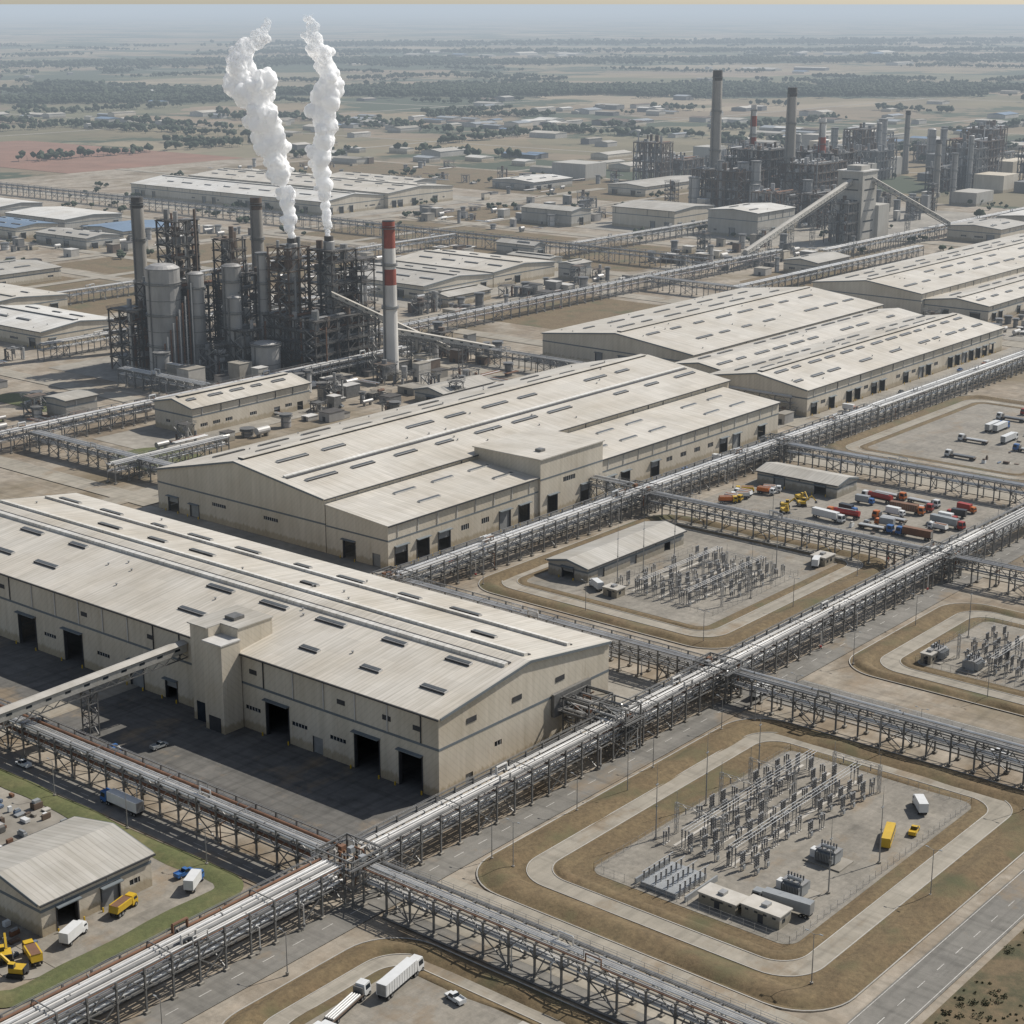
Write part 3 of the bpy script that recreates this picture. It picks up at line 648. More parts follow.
conveyor('conveyor_gallery',(215,392,10),(310.8,381,17.5),3.4,2.6,30)
conveyor('conveyor_gallery',(1180,735,10),(1378,750,52),4,3.2,40)
conveyor('conveyor_gallery',(1386,742,54),(1440,688,12),4,3.2,30)
conveyor('conveyor_gallery',(680,690,44),(735,652,10),3,2.5,20)
conveyor('conveyor_gallery',(700,660,24),(760,640,8),3,2.5,20)
# ------------------------------------------------------------ process plants
def structure(b,x0,x1,y0,y1,h,seed,w=.7,lv=7,m='steel_dark'):
    r=random.Random(seed);nx=max(1,round((x1-x0)/8));ny=max(1,round((y1-y0)/8))
    xs=[x0+(x1-x0)*i/nx for i in range(nx+1)];ys=[y0+(y1-y0)*i/ny for i in range(ny+1)];nl=max(1,int(h/lv))
    for i,x in enumerate(xs):
        for j,y in enumerate(ys):
            b.beam((x,y,0),(x,y,h),w,m)
    for l in range(1,nl+1):
        z=h*l/nl
        for y in ys:b.beam((x0-1,y,z),(x1+1,y,z),w*.8,m)
        for x in xs:b.beam((x,y0-1,z),(x,y1+1,z),w*.8,m)
        for i in range(nx):
            for j in range(ny):
                if r.random()<.6:b.box(xs[i],xs[i+1],ys[j],ys[j+1],z+.5,z+.7,r.choice(['steel_dark','steel_brown','steel_gray']))
                k=r.random();cx=(xs[i]+xs[i+1])/2;cy=(ys[j]+ys[j+1])/2;s=r.uniform(1,3)
                if k<.35 and l<nl:b.box(cx-s,cx+s,cy-s,cy+s,z+.7,z+r.uniform(2,lv-1),r.choice(['steel_gray','steel_brown','pipe_gray','vessel','steel_dark']))
                elif k<.6:b.cyl(cx,cy,z-lv+1,z+r.uniform(0,lv),r.uniform(.8,2.4),r.choice(['vessel','pipe_gray','steel_brown']),10)
                elif k<.75:b.tube((x0,cy,z+1.5),(x1,cy,z+1.5),r.uniform(.3,.9),r.choice(['pipe_silver','pipe_rust','pipe_gray']),7)
        for k in range(nx):
            if r.random()<.7:
                for y in(y0,y1):b.beam((xs[k],y,z-h/nl),(xs[k+1],y,z),w*.5,m)
        for k in range(ny):
            if r.random()<.7:
                for x in(x0,x1):b.beam((x,ys[k],z-h/nl),(x,ys[k+1],z),w*.5,m)
        for zz in(z+1,z+1.7):
            for y in(y0-1,y1+1):b.beam((x0-1,y,zz),(x1+1,y,zz),.16,'steel_gray')
            for x in(x0-1,x1+1):b.beam((x,y0-1,zz),(x,y1+1,zz),.16,'steel_gray')
    for _ in range(int(3+nx*ny)):
        x=r.uniform(x0-1,x1+1);y=r.uniform(y0-1,y1+1);b.cyl(x,y,0,h*r.uniform(.4,1.12),r.uniform(.3,.9),r.choice(['pipe_silver','pipe_rust','pipe_gray','steel_brown']),7)
    z=0;k=0
    while z<h-4:
        b.beam((x0-2,y0+(0 if k%2 else 6),z),(x0-2,y0+(6 if k%2 else 0),z+3.5),.6,'steel_gray');z+=3.5;k+=1
def vessel(b,x,y,z0,z1,r,m='vessel',n=20,rings=True,ladder=True):
    b.cyl(x,y,z0,z1,r,m,n);b.dome(x,y,z1,r,r*.25,m,n)
    if rings:
        k=max(2,int((z1-z0)/8))
        for i in range(1,k+1):
            zz=z0+(z1-z0)*i/k-.5;b.cyl(x,y,zz,zz+.35,r+ (.9 if i%2==0 else .18),'steel_gray',n)
            if i%2==0:b.cyl(x,y,zz+1.2,zz+1.3,r+.9,'steel_gray',n)
    if ladder:b.box(x-r-.5,x-r-.05,y-.4,y+.4,z0,z1,'steel_gray')
def chimney(name,x,y,h,r0,r1,mats):
    b=B();z=0
    for i,(fr,m) in enumerate(mats):
        z2=h*fr;ra=r0+(r1-r0)*z/h;rb=r0+(r1-r0)*z2/h;b.cyl(x,y,z,z2,ra,m,24,rb);z=z2
    for fr in(.45,.72,.95):
        rr_=r0+(r1-r0)*fr;b.cyl(x,y,h*fr,h*fr+.4,rr_+1.0,'steel_gray',20);b.cyl(x,y,h*fr+1.3,h*fr+1.42,rr_+1.0,'steel_gray',20)
    b.cyl(x,y,h,h+.05,r1*.8,'trim_dark',20);b.box(x-r0-.6,x-r0+.1,y-.4,y+.4,0,h*.95,'steel_gray')
    b.cyl(x,y,0,4,r0*1.3,'concrete',16)
    return b.obj(name)
G_='chimney_gray';W_='chimney_white'
chimney('factory_chimney',659,828,91,4.2,3.5,[(.3,G_),(.93,G_),(1,'steel_dark')])
chimney('factory_chimney',714,786,89,4.2,3.5,[(.92,G_),(1,'steel_brown')])
chimney('striped_chimney',693,658,87,4.4,3.4,[(.35,W_),(.52,W_),(.60,W_),(.70,'chimney_red'),(.83,W_),(.995,'chimney_red'),(1,'trim_dark')])
chimney('factory_chimney',1462,949,138,6,4.6,[(.93,G_),(1,'steel_dark')])
chimney('factory_chimney',1522,944,103,4,3,[(.6,W_),(.7,'chimney_red'),(.8,W_),(.9,'chimney_red'),(1,W_)])
chimney('factory_chimney',1508,893,122,6,4.6,[(.93,G_),(1,'steel_dark')])
chimney('factory_chimney',1566,891,90,4.5,3.4,[(.5,W_),(.8,'chimney_red'),(1,W_)])
chimney('factory_chimney',1760,860,60,4,3,[(.93,G_),(1,'steel_dark')])
chimney('factory_chimney',1980,1010,75,4,3,[(.93,G_),(1,'steel_dark')])
b=B()
structure(b,632,660,762,800,46,1,.8,6);structure(b,640,656,772,788,82,2,.8,6.5);structure(b,612,634,780,800,34,31,.7,6)
vessel(b,621,762,0,60,9.5);vessel(b,606,748,0,16,4);vessel(b,636,752,0,56,4.5)
for i in range(10): b.cyl(612+i*2.1,752-i*.2,0,20+i*3.5,.5,'pipe_silver' if i%2 else 'pipe_rust',7)
b.obj('silo_tower_plant')
b=B();structure(b,652,672,732,756,54,4);structure(b,657,668,746,760,72,5,.7,6);structure(b,640,652,718,734,26,33);vessel(b,650,738,0,60,5.5);vessel(b,664,728,0,66,3);vessel(b,644,730,0,44,4)
b.cyl(660,748,0,80,1.4,'steel_brown',12)
vessel(b,646,708,0,20,8);vessel(b,668,722,8,30,4)
b.obj('distillation_tower_plant')
b=B();structure(b,665,681,708,724,70,6,.8,6,'steel_brown');vessel(b,673,713,0,72,3.2,rings=False);structure(b,681,700,690,709,68,7,.8,6);vessel(b,687,698,0,73,3.2,rings=False)
structure(b,662,712,685,726,32,8,.7,6,'steel_dark');structure(b,700,710,686,702,62,9,.6,6)
b.cyl(673,713,72,75,2.6,'steel_dark',14);b.cyl(687,698,73,76,2.6,'steel_dark',14)
b.obj('boiler_tower_plant')
def cluster(name,x0,x1,y0,y1,n,seed,hm=12,dark=False):
    b=B();r=random.Random(seed)
    for _ in range(n):
        x=r.uniform(x0,x1);y=r.uniform(y0,y1);k=r.random();h=r.uniform(2,hm)
        cm=r.choice(['steel_gray','wall_gray','pipe_gray','concrete_light','vessel','steel_brown','wall_beige','concrete'])
        if k<.35:
            a,c=r.uniform(1.5,6),r.uniform(1.5,6);b.box(x-a,x+a,y-c,y+c,0,h*.8,cm);b.box(x-a-.2,x+a+.2,y-c-.2,y+c+.2,h*.8+.01,h*.8+.3,r.choice(['roof_light_frame','steel_dark','concrete']))
            b.box(x-a-.06,x-a-.01,y-1,y+1,0,2.4,'trim_dark')
        elif k<.55: vessel(b,x,y,0,h,r.uniform(1,3.4),r.choice(['vessel','pipe_white','pipe_gray']),14,True)
        elif k<.7:
            L=r.uniform(4,9);rr_=r.uniform(.9,1.8);b.tube((x-L/2,y,rr_+1.2),(x+L/2,y,rr_+1.2),rr_,r.choice(['pipe_white','vessel']),12)
            for e in(-L*.3,L*.3):b.box(x+e-.4,x+e+.4,y-rr_*.8,y+rr_*.8,0,1.2+rr_*.3,'concrete')
        elif k<.85:
            a=r.uniform(2,5);c=r.uniform(2,5);structure(b,x-a,x+a,y-c,y+c,h*1.3,r.random(),.4,4,'steel_dark' if dark else 'steel_gray')
        else:
            L=r.uniform(8,25);ax=r.random()<.5;zz=r.uniform(1,5)
            for j in range(4):
                q=(x+L,y+j,zz) if ax else (x+j,y+L,zz);p=(x,y+j,zz) if ax else (x+j,y,zz);b.tube(p,q,.3,r.choice(['pipe_silver','pipe_white','pipe_rust']),6)
    return b.obj(name)
cluster('process_equipment',602,720,690,740,50,1,16,True)
cluster('process_equipment',650,720,740,800,30,1,20,True)
cluster('process_equipment',700,780,640,720,40,2,16,True)
cluster('process_equipment',480,600,688,760,18,3,8)
cluster('process_equipment',500,620,612,636,14,4,7)
cluster('process_equipment',620,720,575,680,40,5,8)
cluster('process_equipment',600,640,630,672,14,6,12)
cluster('process_equipment',440,600,800,900,25,7,8)
cluster('process_equipment',850,1080,760,800,40,8,10)
cluster('process_equipment',880,1130,940,990,40,9,9)
cluster('process_equipment',1150,1320,700,820,60,10,14)
cluster('process_equipment',1020,1055,440,640,30,11,7)
cluster('process_equipment',728,752,430,620,20,12,7)
cluster('process_equipment',1420,1640,780,990,120,13,26,True)
cluster('process_equipment',1240,1460,1000,1180,60,14,12)
cluster('process_equipment',860,1080,1180,1300,50,15,10)
cluster('process_equipment',700,900,1150,1700,80,16,9)
cluster('process_equipment',1420,1700,1180,1700,70,17,10)
cluster('process_equipment',388,408,285,400,10,18,4)
cluster('process_equipment',1000,1240,416,470,40,19,7)
b=B();r=random.Random(77)
for i,(x0,x1,y0,y1,h) in enumerate([(1440,1480,900,960,45),(1485,1530,905,950,62),(1500,1560,860,900,50),(1560,1600,870,930,56),(1420,1450,850,880,30),(1600,1650,880,960,40),(1450,1500,820,850,28)]):
    structure(b,x0,x1,y0,y1,h,i+20,.8,8,'steel_dark' if i%2 else 'steel_brown')
for _ in range(10): vessel(b,r.uniform(1430,1640),r.uniform(840,960),0,r.uniform(30,75),r.uniform(2.5,6),n=14)
b.obj('refinery_plant')
b=B()
for i in range(18):
    x=r.uniform(1700,2250);y=r.uniform(800,1200);a=r.uniform(10,26);c=r.uniform(10,26);structure(b,x-a,x+a,y-c,y+c,r.uniform(20,52),i+50,.9,9,r.choice(['steel_dark','steel_brown','steel_gray']))
for _ in range(16): vessel(b,r.uniform(1700,2250),r.uniform(800,1200),0,r.uniform(20,60),r.uniform(3,6),n=12)
for _ in range(40):
    x=r.uniform(1650,2300);y=r.uniform(700,1300);a=r.uniform(8,30);c=r.uniform(8,30);b.box(x-a,x+a,y-c,y+c,-.5,r.uniform(8,26),r.choice(['wall_gray','wall_beige','concrete_light','steel_gray']))
b.obj('refinery_plant')
b=B();b.box(1370,1396,738,762,0,60,'wall_gray');b.box(1369,1397,737,763,60.02,61,'roof_light_frame');b.box(1374,1390,742,756,61.01,65,'wall_gray');b.box(1396.1,1416,735,765,0,30,'wall_gray')
for zz in range(8,58,9):b.box(1369.85,1369.95,742,758,zz,zz+1.2,'glass_dark');b.box(1374,1392,737.85,737.95,zz,zz+1.2,'glass_dark')
structure(b,1350,1368,740,762,34,90,.7);b.obj('coal_transfer_tower')
# ------------------------------------------------------------ substations
def insul(b,x,y,z0,z1,r=.22):
    b.cyl(x,y,z0,z1,r*.5,'porcelain',6);n=4
    for i in range(n):
        z=z0+(z1-z0)*(i+.3)/n;b.cyl(x,y,z,z+.16,r,'porcelain',7)
def breaker(b,x,y,h=3.2):
    b.box(x-.9,x+.9,y-.3,y+.3,2.0,2.25,'steel_galv')
    for e in(-.7,.7):b.beam((x+e,y,0),(x+e,y,2),.18,'steel_galv')
    for e in(-.8,0,.8):insul(b,x+e,y,2.25,2.25+h,.3);b.cyl(x+e,y,2.25+h,2.45+h,.28,'steel_galv',8)
    b.box(x-.45,x+.45,y-.6,y-.31,.5,1.6,'paint_gray')
def post(b,x,y,h0=2.4,h=2.2):
    b.beam((x,y,0),(x,y,h0),.2,'steel_galv');b.box(x-.35,x+.35,y-.35,y+.35,0,.25,'concrete_light');insul(b,x,y,h0,h0+h,.26);b.cyl(x,y,h0+h,h0+h+.15,.25,'steel_galv',6)
def gantry(b,x0,y0,x1,y1,h):
    for (x,y) in((x0,y0),(x1,y1)):
        lattice(b,x-.35,x+.35,y-.35,y+.35,0,h,1.6,.1,'steel_galv');b.cyl(x,y,h,h+3,.06,'steel_galv',5)
    L=math.hypot(x1-x0,y1-y0);n=max(2,int(L/1.5));dx=(x1-x0)/n;dy=(y1-y0)/n
    for o in(0,.7):b.beam((x0,y0,h-o),(x1,y1,h-o),.1,'steel_galv')
    for i in range(n):b.beam((x0+dx*i,y0+dy*i,h-(.7 if i%2 else 0)),(x0+dx*(i+1),y0+dy*(i+1),h-(0 if i%2 else .7)),.07,'steel_galv')
    for k in(.2,.5,.8):
        x=x0+(x1-x0)*k;y=y0+(y1-y0)*k;insul(b,x,y,h-2.4,h-.7,.18)
def yardsw(name,x0,x1,y0,y1,seed,dens=1.,rowsp=5.4,nbus=2):
    b=B();r=random.Random(seed)
    x=x0
    while x<x1:
        y=y0
        while y<y1:
            q=r.random()
            if noise.noise(Vector((x*.06,y*.06,seed)))<-.25: y+=4;continue
            if q<.38*dens:breaker(b,x+r.uniform(-.5,.5),y,r.uniform(1.8,3.2))
            elif q<.82*dens:
                for e in(-1,0,1):post(b,x+e*1.1,y,r.uniform(1.8,2.8),r.uniform(1.2,2.2))
                b.beam((x-1.1,y,4.4),(x+1.1,y,4.4),.08,'pipe_silver')
            y+=3.7
        x+=rowsp
    for k in range(nbus):
        yy=y0+(y1-y0)*(k+.5)/nbus
        for o in(-1,0,1):
            b.tube((x0,yy+o,5.4),(x1,yy+o,5.4),.07,'pipe_silver',5)
            xx=x0
            while xx<=x1:post(b,xx,yy+o,3.2,2.0);xx+=10
    gx=x0+6
    while gx<x1:
        ya=r.choice([y0-1,(y0+y1)/2]);gantry(b,gx,ya,gx,ya+(y1-y0)*.5,7.5+r.random()*2)
        gx+=r.uniform(14,22)
    for o in range(5):
        yy=y0+(y1-y0)*(o+.5)/5;b.tube((x0+6,yy,7.6),(x1-6,yy,7.2),.04,'trim_dark',4)
    for o in range(3):
        yy=y0+(y1-y0)*(o+.8)/3.3;b.box(x0,x1,yy,yy+.9,0,.2,'concrete_light')
    b.obj(name)
def transformer(x,y,rot=0):
    b=B();b.box(-5,5,-3.5,3.5,0,.35,'concrete');b.box(-2.6,2.6,-1.5,1.5,.5,3.4,'paint_gray');b.box(-2.8,2.8,-1.7,1.7,3.4,3.6,'steel_galv')
    for i in range(12):
        xx=-2.4+i*.42;b.box(xx,xx+.14,-2.7,-1.55,.9,3.1,'paint_gray');b.box(xx,xx+.14,1.55,2.7,.9,3.1,'paint_gray')
    for e in(-1.6,0,1.6):insul(b,e,.6,3.6,5.6,.3);insul(b,e,-.8,3.6,4.8,.22)
    b.tube((-2.4,1.2,4.5),(1.2,1.2,4.5),.45,'paint_gray',10);b.beam((-2,1.2,3.6),(-2,1.2,4.5),.2,'steel_gray');b.beam((1,1.2,3.6),(1,1.2,4.5),.2,'steel_gray')
    b.box(3.2,4.6,-1,1,.35,2.4,'paint_white')
    b.obj('power_transformer',(x,y,.12),rot)
def hut(name,x0,x1,y0,y1,h,m='wall_gray'):
    b=B();b.box(x0,x1,y0,y1,0,h,m);b.box(x0-.3,x1+.3,y0-.3,y1+.3,h+.004,h+.3,'concrete_light')
    b.box(x0-.05,x0-.01,(y0+y1)/2-.7,(y0+y1)/2+.7,.1,2.3,'trim_dark')
    x=x0+1.2
    while x<x1-1.5:b.box(x,x+1.2,y0-.05,y0-.01,1.2,2.2,'glass_dark');x+=2.6
    y=y0+1
    while y<y1-1.5:b.box(x0-.06,x0-.01,y,y+.9,h*.7,h*.85,'glass_dark');y+=2.4
    b.box((x0+x1)/2-1,(x0+x1)/2+1,(y0+y1)/2-.8,(y0+y1)/2+.8,h+.31,h+1.0,'steel_galv');b.obj(name)
yardsw('electrical_switchyard',328,390,195,222,1,1.,5.2)
yardsw('electrical_switchyard',480,530,308,346,2,1.,4.8)
yardsw('electrical_switchyard',486,528,166,222,3,1.,5.2)
for p in[(326,183,1.57),(345,185,1.57),(488,227,0),(486,214,0)]:transformer(*p)
b=B()
for i in range(6):
    for j in range(4):post(b,307+i*2.1,202.5+j*3.4,2.0,1.7)
for j in range(4):b.beam((306,202.5+j*3.4,3.9),(319,202.5+j*3.4,3.9),.15,'pipe_silver')
b.box(306,319.5,200.2,200.6,0,1.6,'paint_gray');b.box(306,319.5,214.2,214.6,0,1.6,'paint_gray');b.box(306,319,203,213,0.1,1.3,'paint_gray');b.obj('capacitor_bank')
hut('switchgear_building',308,313,188,198,2.8);hut('switchgear_building',309,314,177,187,3.2,'wall_gray')
hut('guard_hut',470,475,340,346,3)
hut('switchgear_building',481,487,226,229.5,3.2);hut('site_office',548,555,302,308,3.2)
hut('site_office',214,220,195,207,3.2);hut('site_office',226,240,190,195,3)
def lamp(x,y,h=11,arms=2):
    b=B();b.cyl(0,0,0,h,.14,'steel_galv',8,.08);b.cyl(0,0,0,.6,.4,'concrete',8)
    for s in((-1,1) if arms==2 else (1,)):
        b.tube((0,0,h-.1),(0,s*1.5,h+.35),.05,'steel_galv',5);b.box(-.15,.15,min(s*1.3,s*2.1),max(s*1.3,s*2.1),h+.3,h+.45,'paint_gray')
    b.obj('street_lamp',(x,y,0))
for p in[(294,242),(345,245),(294,160),(345,158),(402,160),(408,205),(408,245)]:lamp(p[0],p[1],12)
for x in range(90,420,34):lamp(x,248.7,10,1)
for y in range(300,520,30):lamp(248,y,10,1)
for p in[(452,386),(452,340),(452,292),(500,287),(545,287),(567,330),(567,372),(466,245),(466,200),(466,155),(510,246),(422.3,150),(422.3,200),(422.3,240),(590,280),(630,272),(660,330),(590,350),(620,388)]:lamp(*p)
def mast(x,y,h=20):
    b=B();b.cyl(0,0,0,.5,.5,'concrete',8);b.cyl(0,0,.5,h*.5,.2,'steel_galv',8,.14);b.cyl(0,0,h*.5,h,.13,'steel_galv',8,.06)
    b.cyl(0,0,h,h+2.5,.04,'steel_galv',5);b.cyl(0,0,h*.5-.1,h*.5+.1,.3,'steel_gray',8);b.box(-.5,.5,-.12,.12,h*.82,h*.82+.25,'paint_gray')
    b.obj('lightning_mast',(x,y,.1))
for p in[(328,224,18),(352,225,18),(376,224,18),(331,177,17),(352,175,18),(500,350,20),(520,350,22),(484,350,20),(530,312,20),(500,304,18),(512,228,18),(527,200,18)]:mast(*p)
# ------------------------------------------------------------ vehicles
def wheels(b,xs,w,r=.5):
    for x in xs:
        for s in(-1,1):b.tube((x,s*(w/2-.32),r),(x,s*(w/2),r),r,'rubber',14);b.tube((x,s*(w/2),r),(x,s*(w/2+.02),r),r*.5,'steel_galv',10)
def cab(b,x0,col,w=2.4,L=2.2,h=2.9):
    b.taper(x0,x0+L,-w/2,w/2,.6,1.75,0,0,0,col);b.taper(x0,x0+L,-w/2,w/2,1.752,h,0,.35,.12,col)
    b.add([(x0+L+.02,-w/2+.15,1.8),(x0+L+.02,w/2-.15,1.8),(x0+L-.27,w/2-.25,h-.25),(x0+L-.27,-w/2+.25,h-.25)],[(0,1,2,3)],'glass_dark')
    for s in(-1,1):b.add([(x0+.5,s*(w/2+.02),1.85),(x0+L-.25,s*(w/2+.02),1.85),(x0+L-.45,s*(w/2-.06),h-.4),(x0+.5,s*(w/2-.06),h-.4)],[(0,1,2,3)],'glass_dark')
    b.box(x0+L,x0+L+.12,-w/2+.05,w/2-.05,.55,.95,'paint_dark')
def V_semi(c1,c2):
    b=B();b.box(-7,4.9,-1.27,1.27,1.25,3.95,c1);b.box(-7.03,-7.002,-1.1,1.1,1.35,3.8,'steel_galv');b.box(-7,8,-.5,.5,.8,1.2,'paint_dark')
    for i in range(12):b.box(-6.8+i*.97,-6.74+i*.97,-1.3,-1.272,1.3,3.9,'steel_galv')
    cab(b,5.3,c2,2.4,2.5,3.4);wheels(b,(-6,-4.8,4.3,5.2,7.2),2.5);return b
def V_flat(c1,c2):
    b=B();b.box(-7,4.9,-1.25,1.25,1.15,1.4,'steel_brown');b.box(-7,8,-.5,.5,.75,1.14,'paint_dark')
    for i in range(4):b.tube((-6.5,-.9+i*.6,1.7),(3.8,-.9+i*.6,1.7),.28,c1,8)
    b.box(4.5,4.8,-1.2,1.2,1.4,2.9,'steel_gray');cab(b,5.3,c2,2.4,2.5,3.3);wheels(b,(-6,-4.8,4.3,5.2,7.2),2.5);return b
def V_box(c1,c2):
    b=B();b.box(-4,1.9,-1.2,1.2,1.05,3.5,c1);b.box(-4,4,-.5,.5,.6,1.0,'paint_dark');cab(b,2.1,c2,2.2,1.9,2.7);wheels(b,(-2.7,3.1),2.3,.48);return b
def V_tank(c1,c2):
    b=B();b.tube((-6.5,0,2.4),(4.5,0,2.4),1.15,c1,16);b.box(-6.5,8,-.5,.5,.8,1.25,'paint_dark');b.box(-5,3,-.4,.4,3.5,3.62,'steel_galv')
    cab(b,5.3,c2,2.4,2.4,3.3);wheels(b,(-5.8,-4.6,4.3,5.2,7.1),2.5);return b
def V_dump(c1,c2):
    b=B();b.taper(-4,1.6,-1.25,1.25,1.3,2.9,.5,.1,-.15,c1);b.box(-3.6,1.5,-1.05,1.05,2.9,2.93,'pipe_rust');b.box(-4,4,-.5,.5,.7,1.25,'paint_dark');cab(b,2,c2,2.3,2,2.9);wheels(b,(-3,-1.9,3.1),2.5,.55);return b
def V_bus(c):
    b=B();b.taper(-5,5,-1.2,1.2,.5,1.7,0,0,0,c);b.taper(-5,5,-1.2,1.2,1.702,2.9,.1,.3,.1,c);b.box(-4.7,4.5,-1.24,-1.19,1.75,2.4,'glass_dark');b.box(-4.7,4.5,1.19,1.24,1.75,2.4,'glass_dark')
    b.add([(5.02,-1.05,1.6),(5.02,1.05,1.6),(4.75,.95,2.65),(4.75,-.95,2.65)],[(0,1,2,3)],'glass_dark');wheels(b,(-3.3,3.2),2.35,.48);return b
def V_car(c):
    b=B();b.taper(-2.2,2.2,-.9,.9,.3,.9,.05,.1,.03,c);b.taper(-1.5,1.0,-.85,.85,.902,1.45,.45,.6,.15,'glass_dark');b.box(-.95,.35,-.68,.68,1.452,1.49,c);wheels(b,(-1.35,1.4),1.8,.33);return b
def V_pick(c):
    b=B();b.taper(-2.6,2.6,-.95,.95,.45,1.0,0,.1,.03,c);b.taper(-.3,1.5,-.9,.9,1.002,1.75,.1,.6,.12,'glass_dark');b.box(-.1,.85,-.75,.75,1.752,1.8,c)
    b.box(-2.6,-.4,-.95,-.85,1.0,1.4,c);b.box(-2.6,-.4,.85,.95,1.0,1.4,c);b.box(-2.6,-2.5,-.85,.85,1.0,1.4,c);wheels(b,(-1.7,1.7),1.95,.4);return b
def V_exc(c):
    b=B()
    for s in(-1,1):b.taper(-2,2,s*1.2-.35,s*1.2+.35,0,.9,.3,.3,0,'rubber')
    b.box(-1.8,1.5,-1.25,1.25,1.0,2.1,c);b.box(.2,1.5,.2,1.2,2.102,3.1,'glass_dark');b.box(.15,1.55,.15,1.25,3.102,3.2,c);b.box(-2.2,-1.82,-1.2,1.2,1.1,2.3,'paint_dark')
    b.beam((1.2,-.3,2),(3.8,-.3,4.4),.5,c);b.beam((3.8,-.3,4.4),(5.6,-.3,2.2),.38,c);b.taper(5.1,6.2,-.8,.2,1.3,2.3,.2,.1,.05,'steel_gray');return b
VC={}
def put(kind,x,y,rot=0,*cols):
    fn,nm={'semi':(V_semi,'semi_truck'),'flat':(V_flat,'flatbed_truck'),'box':(V_box,'box_truck'),'tank':(V_tank,'tanker_truck'),'dump':(V_dump,'dump_truck'),'bus':(V_bus,'bus'),'car':(V_car,'parked_car'),'pick':(V_pick,'pickup_truck'),'exc':(V_exc,'excavator')}[kind]
    key=(kind,)+cols
    if key not in VC: VC[key]=fn(*cols).obj(nm);o=VC[key]
    else:
        o=bpy.data.objects.new(nm,VC[key].data);bpy.context.collection.objects.link(o)
    o.location=(x,y,.14);o.rotation_euler=(0,0,math.radians(rot))
Wt,Yl,Rd,Bl,Gy,Og,Dk='paint_white','paint_yellow','paint_red','paint_blue','paint_gray','paint_orange','paint_dark'
put('semi',238,227,10,Wt,Wt);put('flat',224,229,12,'pipe_silver',Wt);put('box',214,224,95,Wt,Wt);put('pick',241,214,80,Wt)
put('bus',364,179,20,Yl);put('box',385,181,40,Wt,Wt);put('semi',317.5,181,96,Gy,Gy);put('pick',372,176,15,Yl)
put('dump',221,297.5,15,Yl,Yl);put('box',206,296,20,Wt,Wt);put('pick',241,300,0,Bl);put('box',239,294,30,Wt,Bl);put('exc',191,300,60,Yl);put('exc',189,293,120,Yl);put('dump',195,296,70,Yl,Yl)
put('car',237,312,90,Wt);put('car',237,316,90,Dk);put('pick',237,321,90,Rd)
put('box',547,305,20,Wt,Gy);put('box',474,352,60,Wt,Wt);put('semi',254.5,340,90,Wt,Bl);put('pick',430,180,90,Wt);put('car',438,215,270,Gy)
put('box',425,254,0,Wt,Wt);put('pick',254,382,90,Wt);put('car',500,409,0,Wt);put('box',470,410,0,Wt,Bl)
r=random.Random(5)
for row,(ya,n) in enumerate(((292,7),(312,8),(330,7))):
    for i in range(n):
        x=602+i*7.6+r.uniform(-1.2,1.2)
        if r.random()<.2: continue
        c1=r.choice([Wt,Wt,Rd,Gy,Wt,Dk,'pipe_rust']);c2=r.choice([Wt,Rd,Wt,Og,Bl]);k=r.choice(['semi','box','flat','tank','dump'])
        put(k,x,ya+r.uniform(-2,2),r.choice([90,270])+r.uniform(-6,6),c1,c2)
for i in range(7): put('dump',598+i*4.4,372+r.uniform(-8,8),r.uniform(0,360),r.choice([Yl,Og,Wt]),r.choice([Yl,Wt]))
for i in range(4): put('exc',600+i*7,352+r.uniform(-5,5),r.uniform(0,360),Yl)
for i in range(12):
    put(r.choice(['semi','flat']),r.uniform(728,834),r.uniform(310,370),r.choice([0,90]),r.choice([Wt,Gy]),r.choice([Wt,Rd,Bl]))
for i in range(22): put('car',r.uniform(388,410),r.uniform(290,440),r.choice([0,90]),r.choice([Wt,Gy,Dk,Rd,Bl]))
for i in range(40):
    x,y=r.choice([(r.uniform(450,720),r.uniform(406,420)),(r.uniform(269,290),r.uniform(360,520)),(r.uniform(760,990),r.uniform(405,428)),(r.uniform(620,730),r.uniform(560,680))])
    k=r.choice(['car','car','pick','box']);put(k,x,y,r.choice([0,90,180,270])+r.uniform(-6,6),*( (r.choice([Wt,Gy,Dk,Rd,Bl]),) if k!='box' else (Wt,r.choice([Wt,Bl,Og]))))
b=B();r=random.Random(9)
for (x0,x1,y0,y1,n) in((186,200,300,370,70),(234,242,312,372,30),(212,242,120,185,120),(614,652,170,234,60),(388,408,420,440,10),(722,838,304,330,30),(455,530,560,568,24),(205,230,333,372,80),(596,626,280,340,16)):
    for _ in range(n):
        x=r.uniform(x0,x1);y=r.uniform(y0,y1);a=r.uniform(.3,1.8);c=r.uniform(.3,1.0);h=r.uniform(.3,1.6)
        if r.random()<.5:a,c=c,a
        b.box(x-a,x+a,y-c,y+c,.1,.1+h,r.choice(['paint_gray','concrete_light','steel_brown','pipe_rust','paint_white','wall_blue','steel_gray','concrete','steel_brown']))
        if r.random()<.4:b.box(x-a*.7,x+a*.7,y-c*.7,y+c*.7,.11+h,.1+h*1.5,r.choice(['paint_gray','concrete_light','steel_brown']))
b.obj('stockpiled_materials')
def fence(name,x0,x1,y0,y1):
    b=B()
    def seg(p,q):
        L=math.dist(p,q);n=int(L/3)
        for i in range(n+1):
            x=p[0]+(q[0]-p[0])*i/n;y=p[1]+(q[1]-p[1])*i/n;b.beam((x,y,0),(x,y,2.2),.07,'steel_galv')
        for z in(.3,1.2,2.1):b.beam((*p,z),(*q,z),.03,'steel_galv')
    c=[(x0,y0),(x1,y0),(x1,y1),(x0,y1)]
    for k in range(4):seg(c[k],c[(k+1)%4])
    b.obj(name)
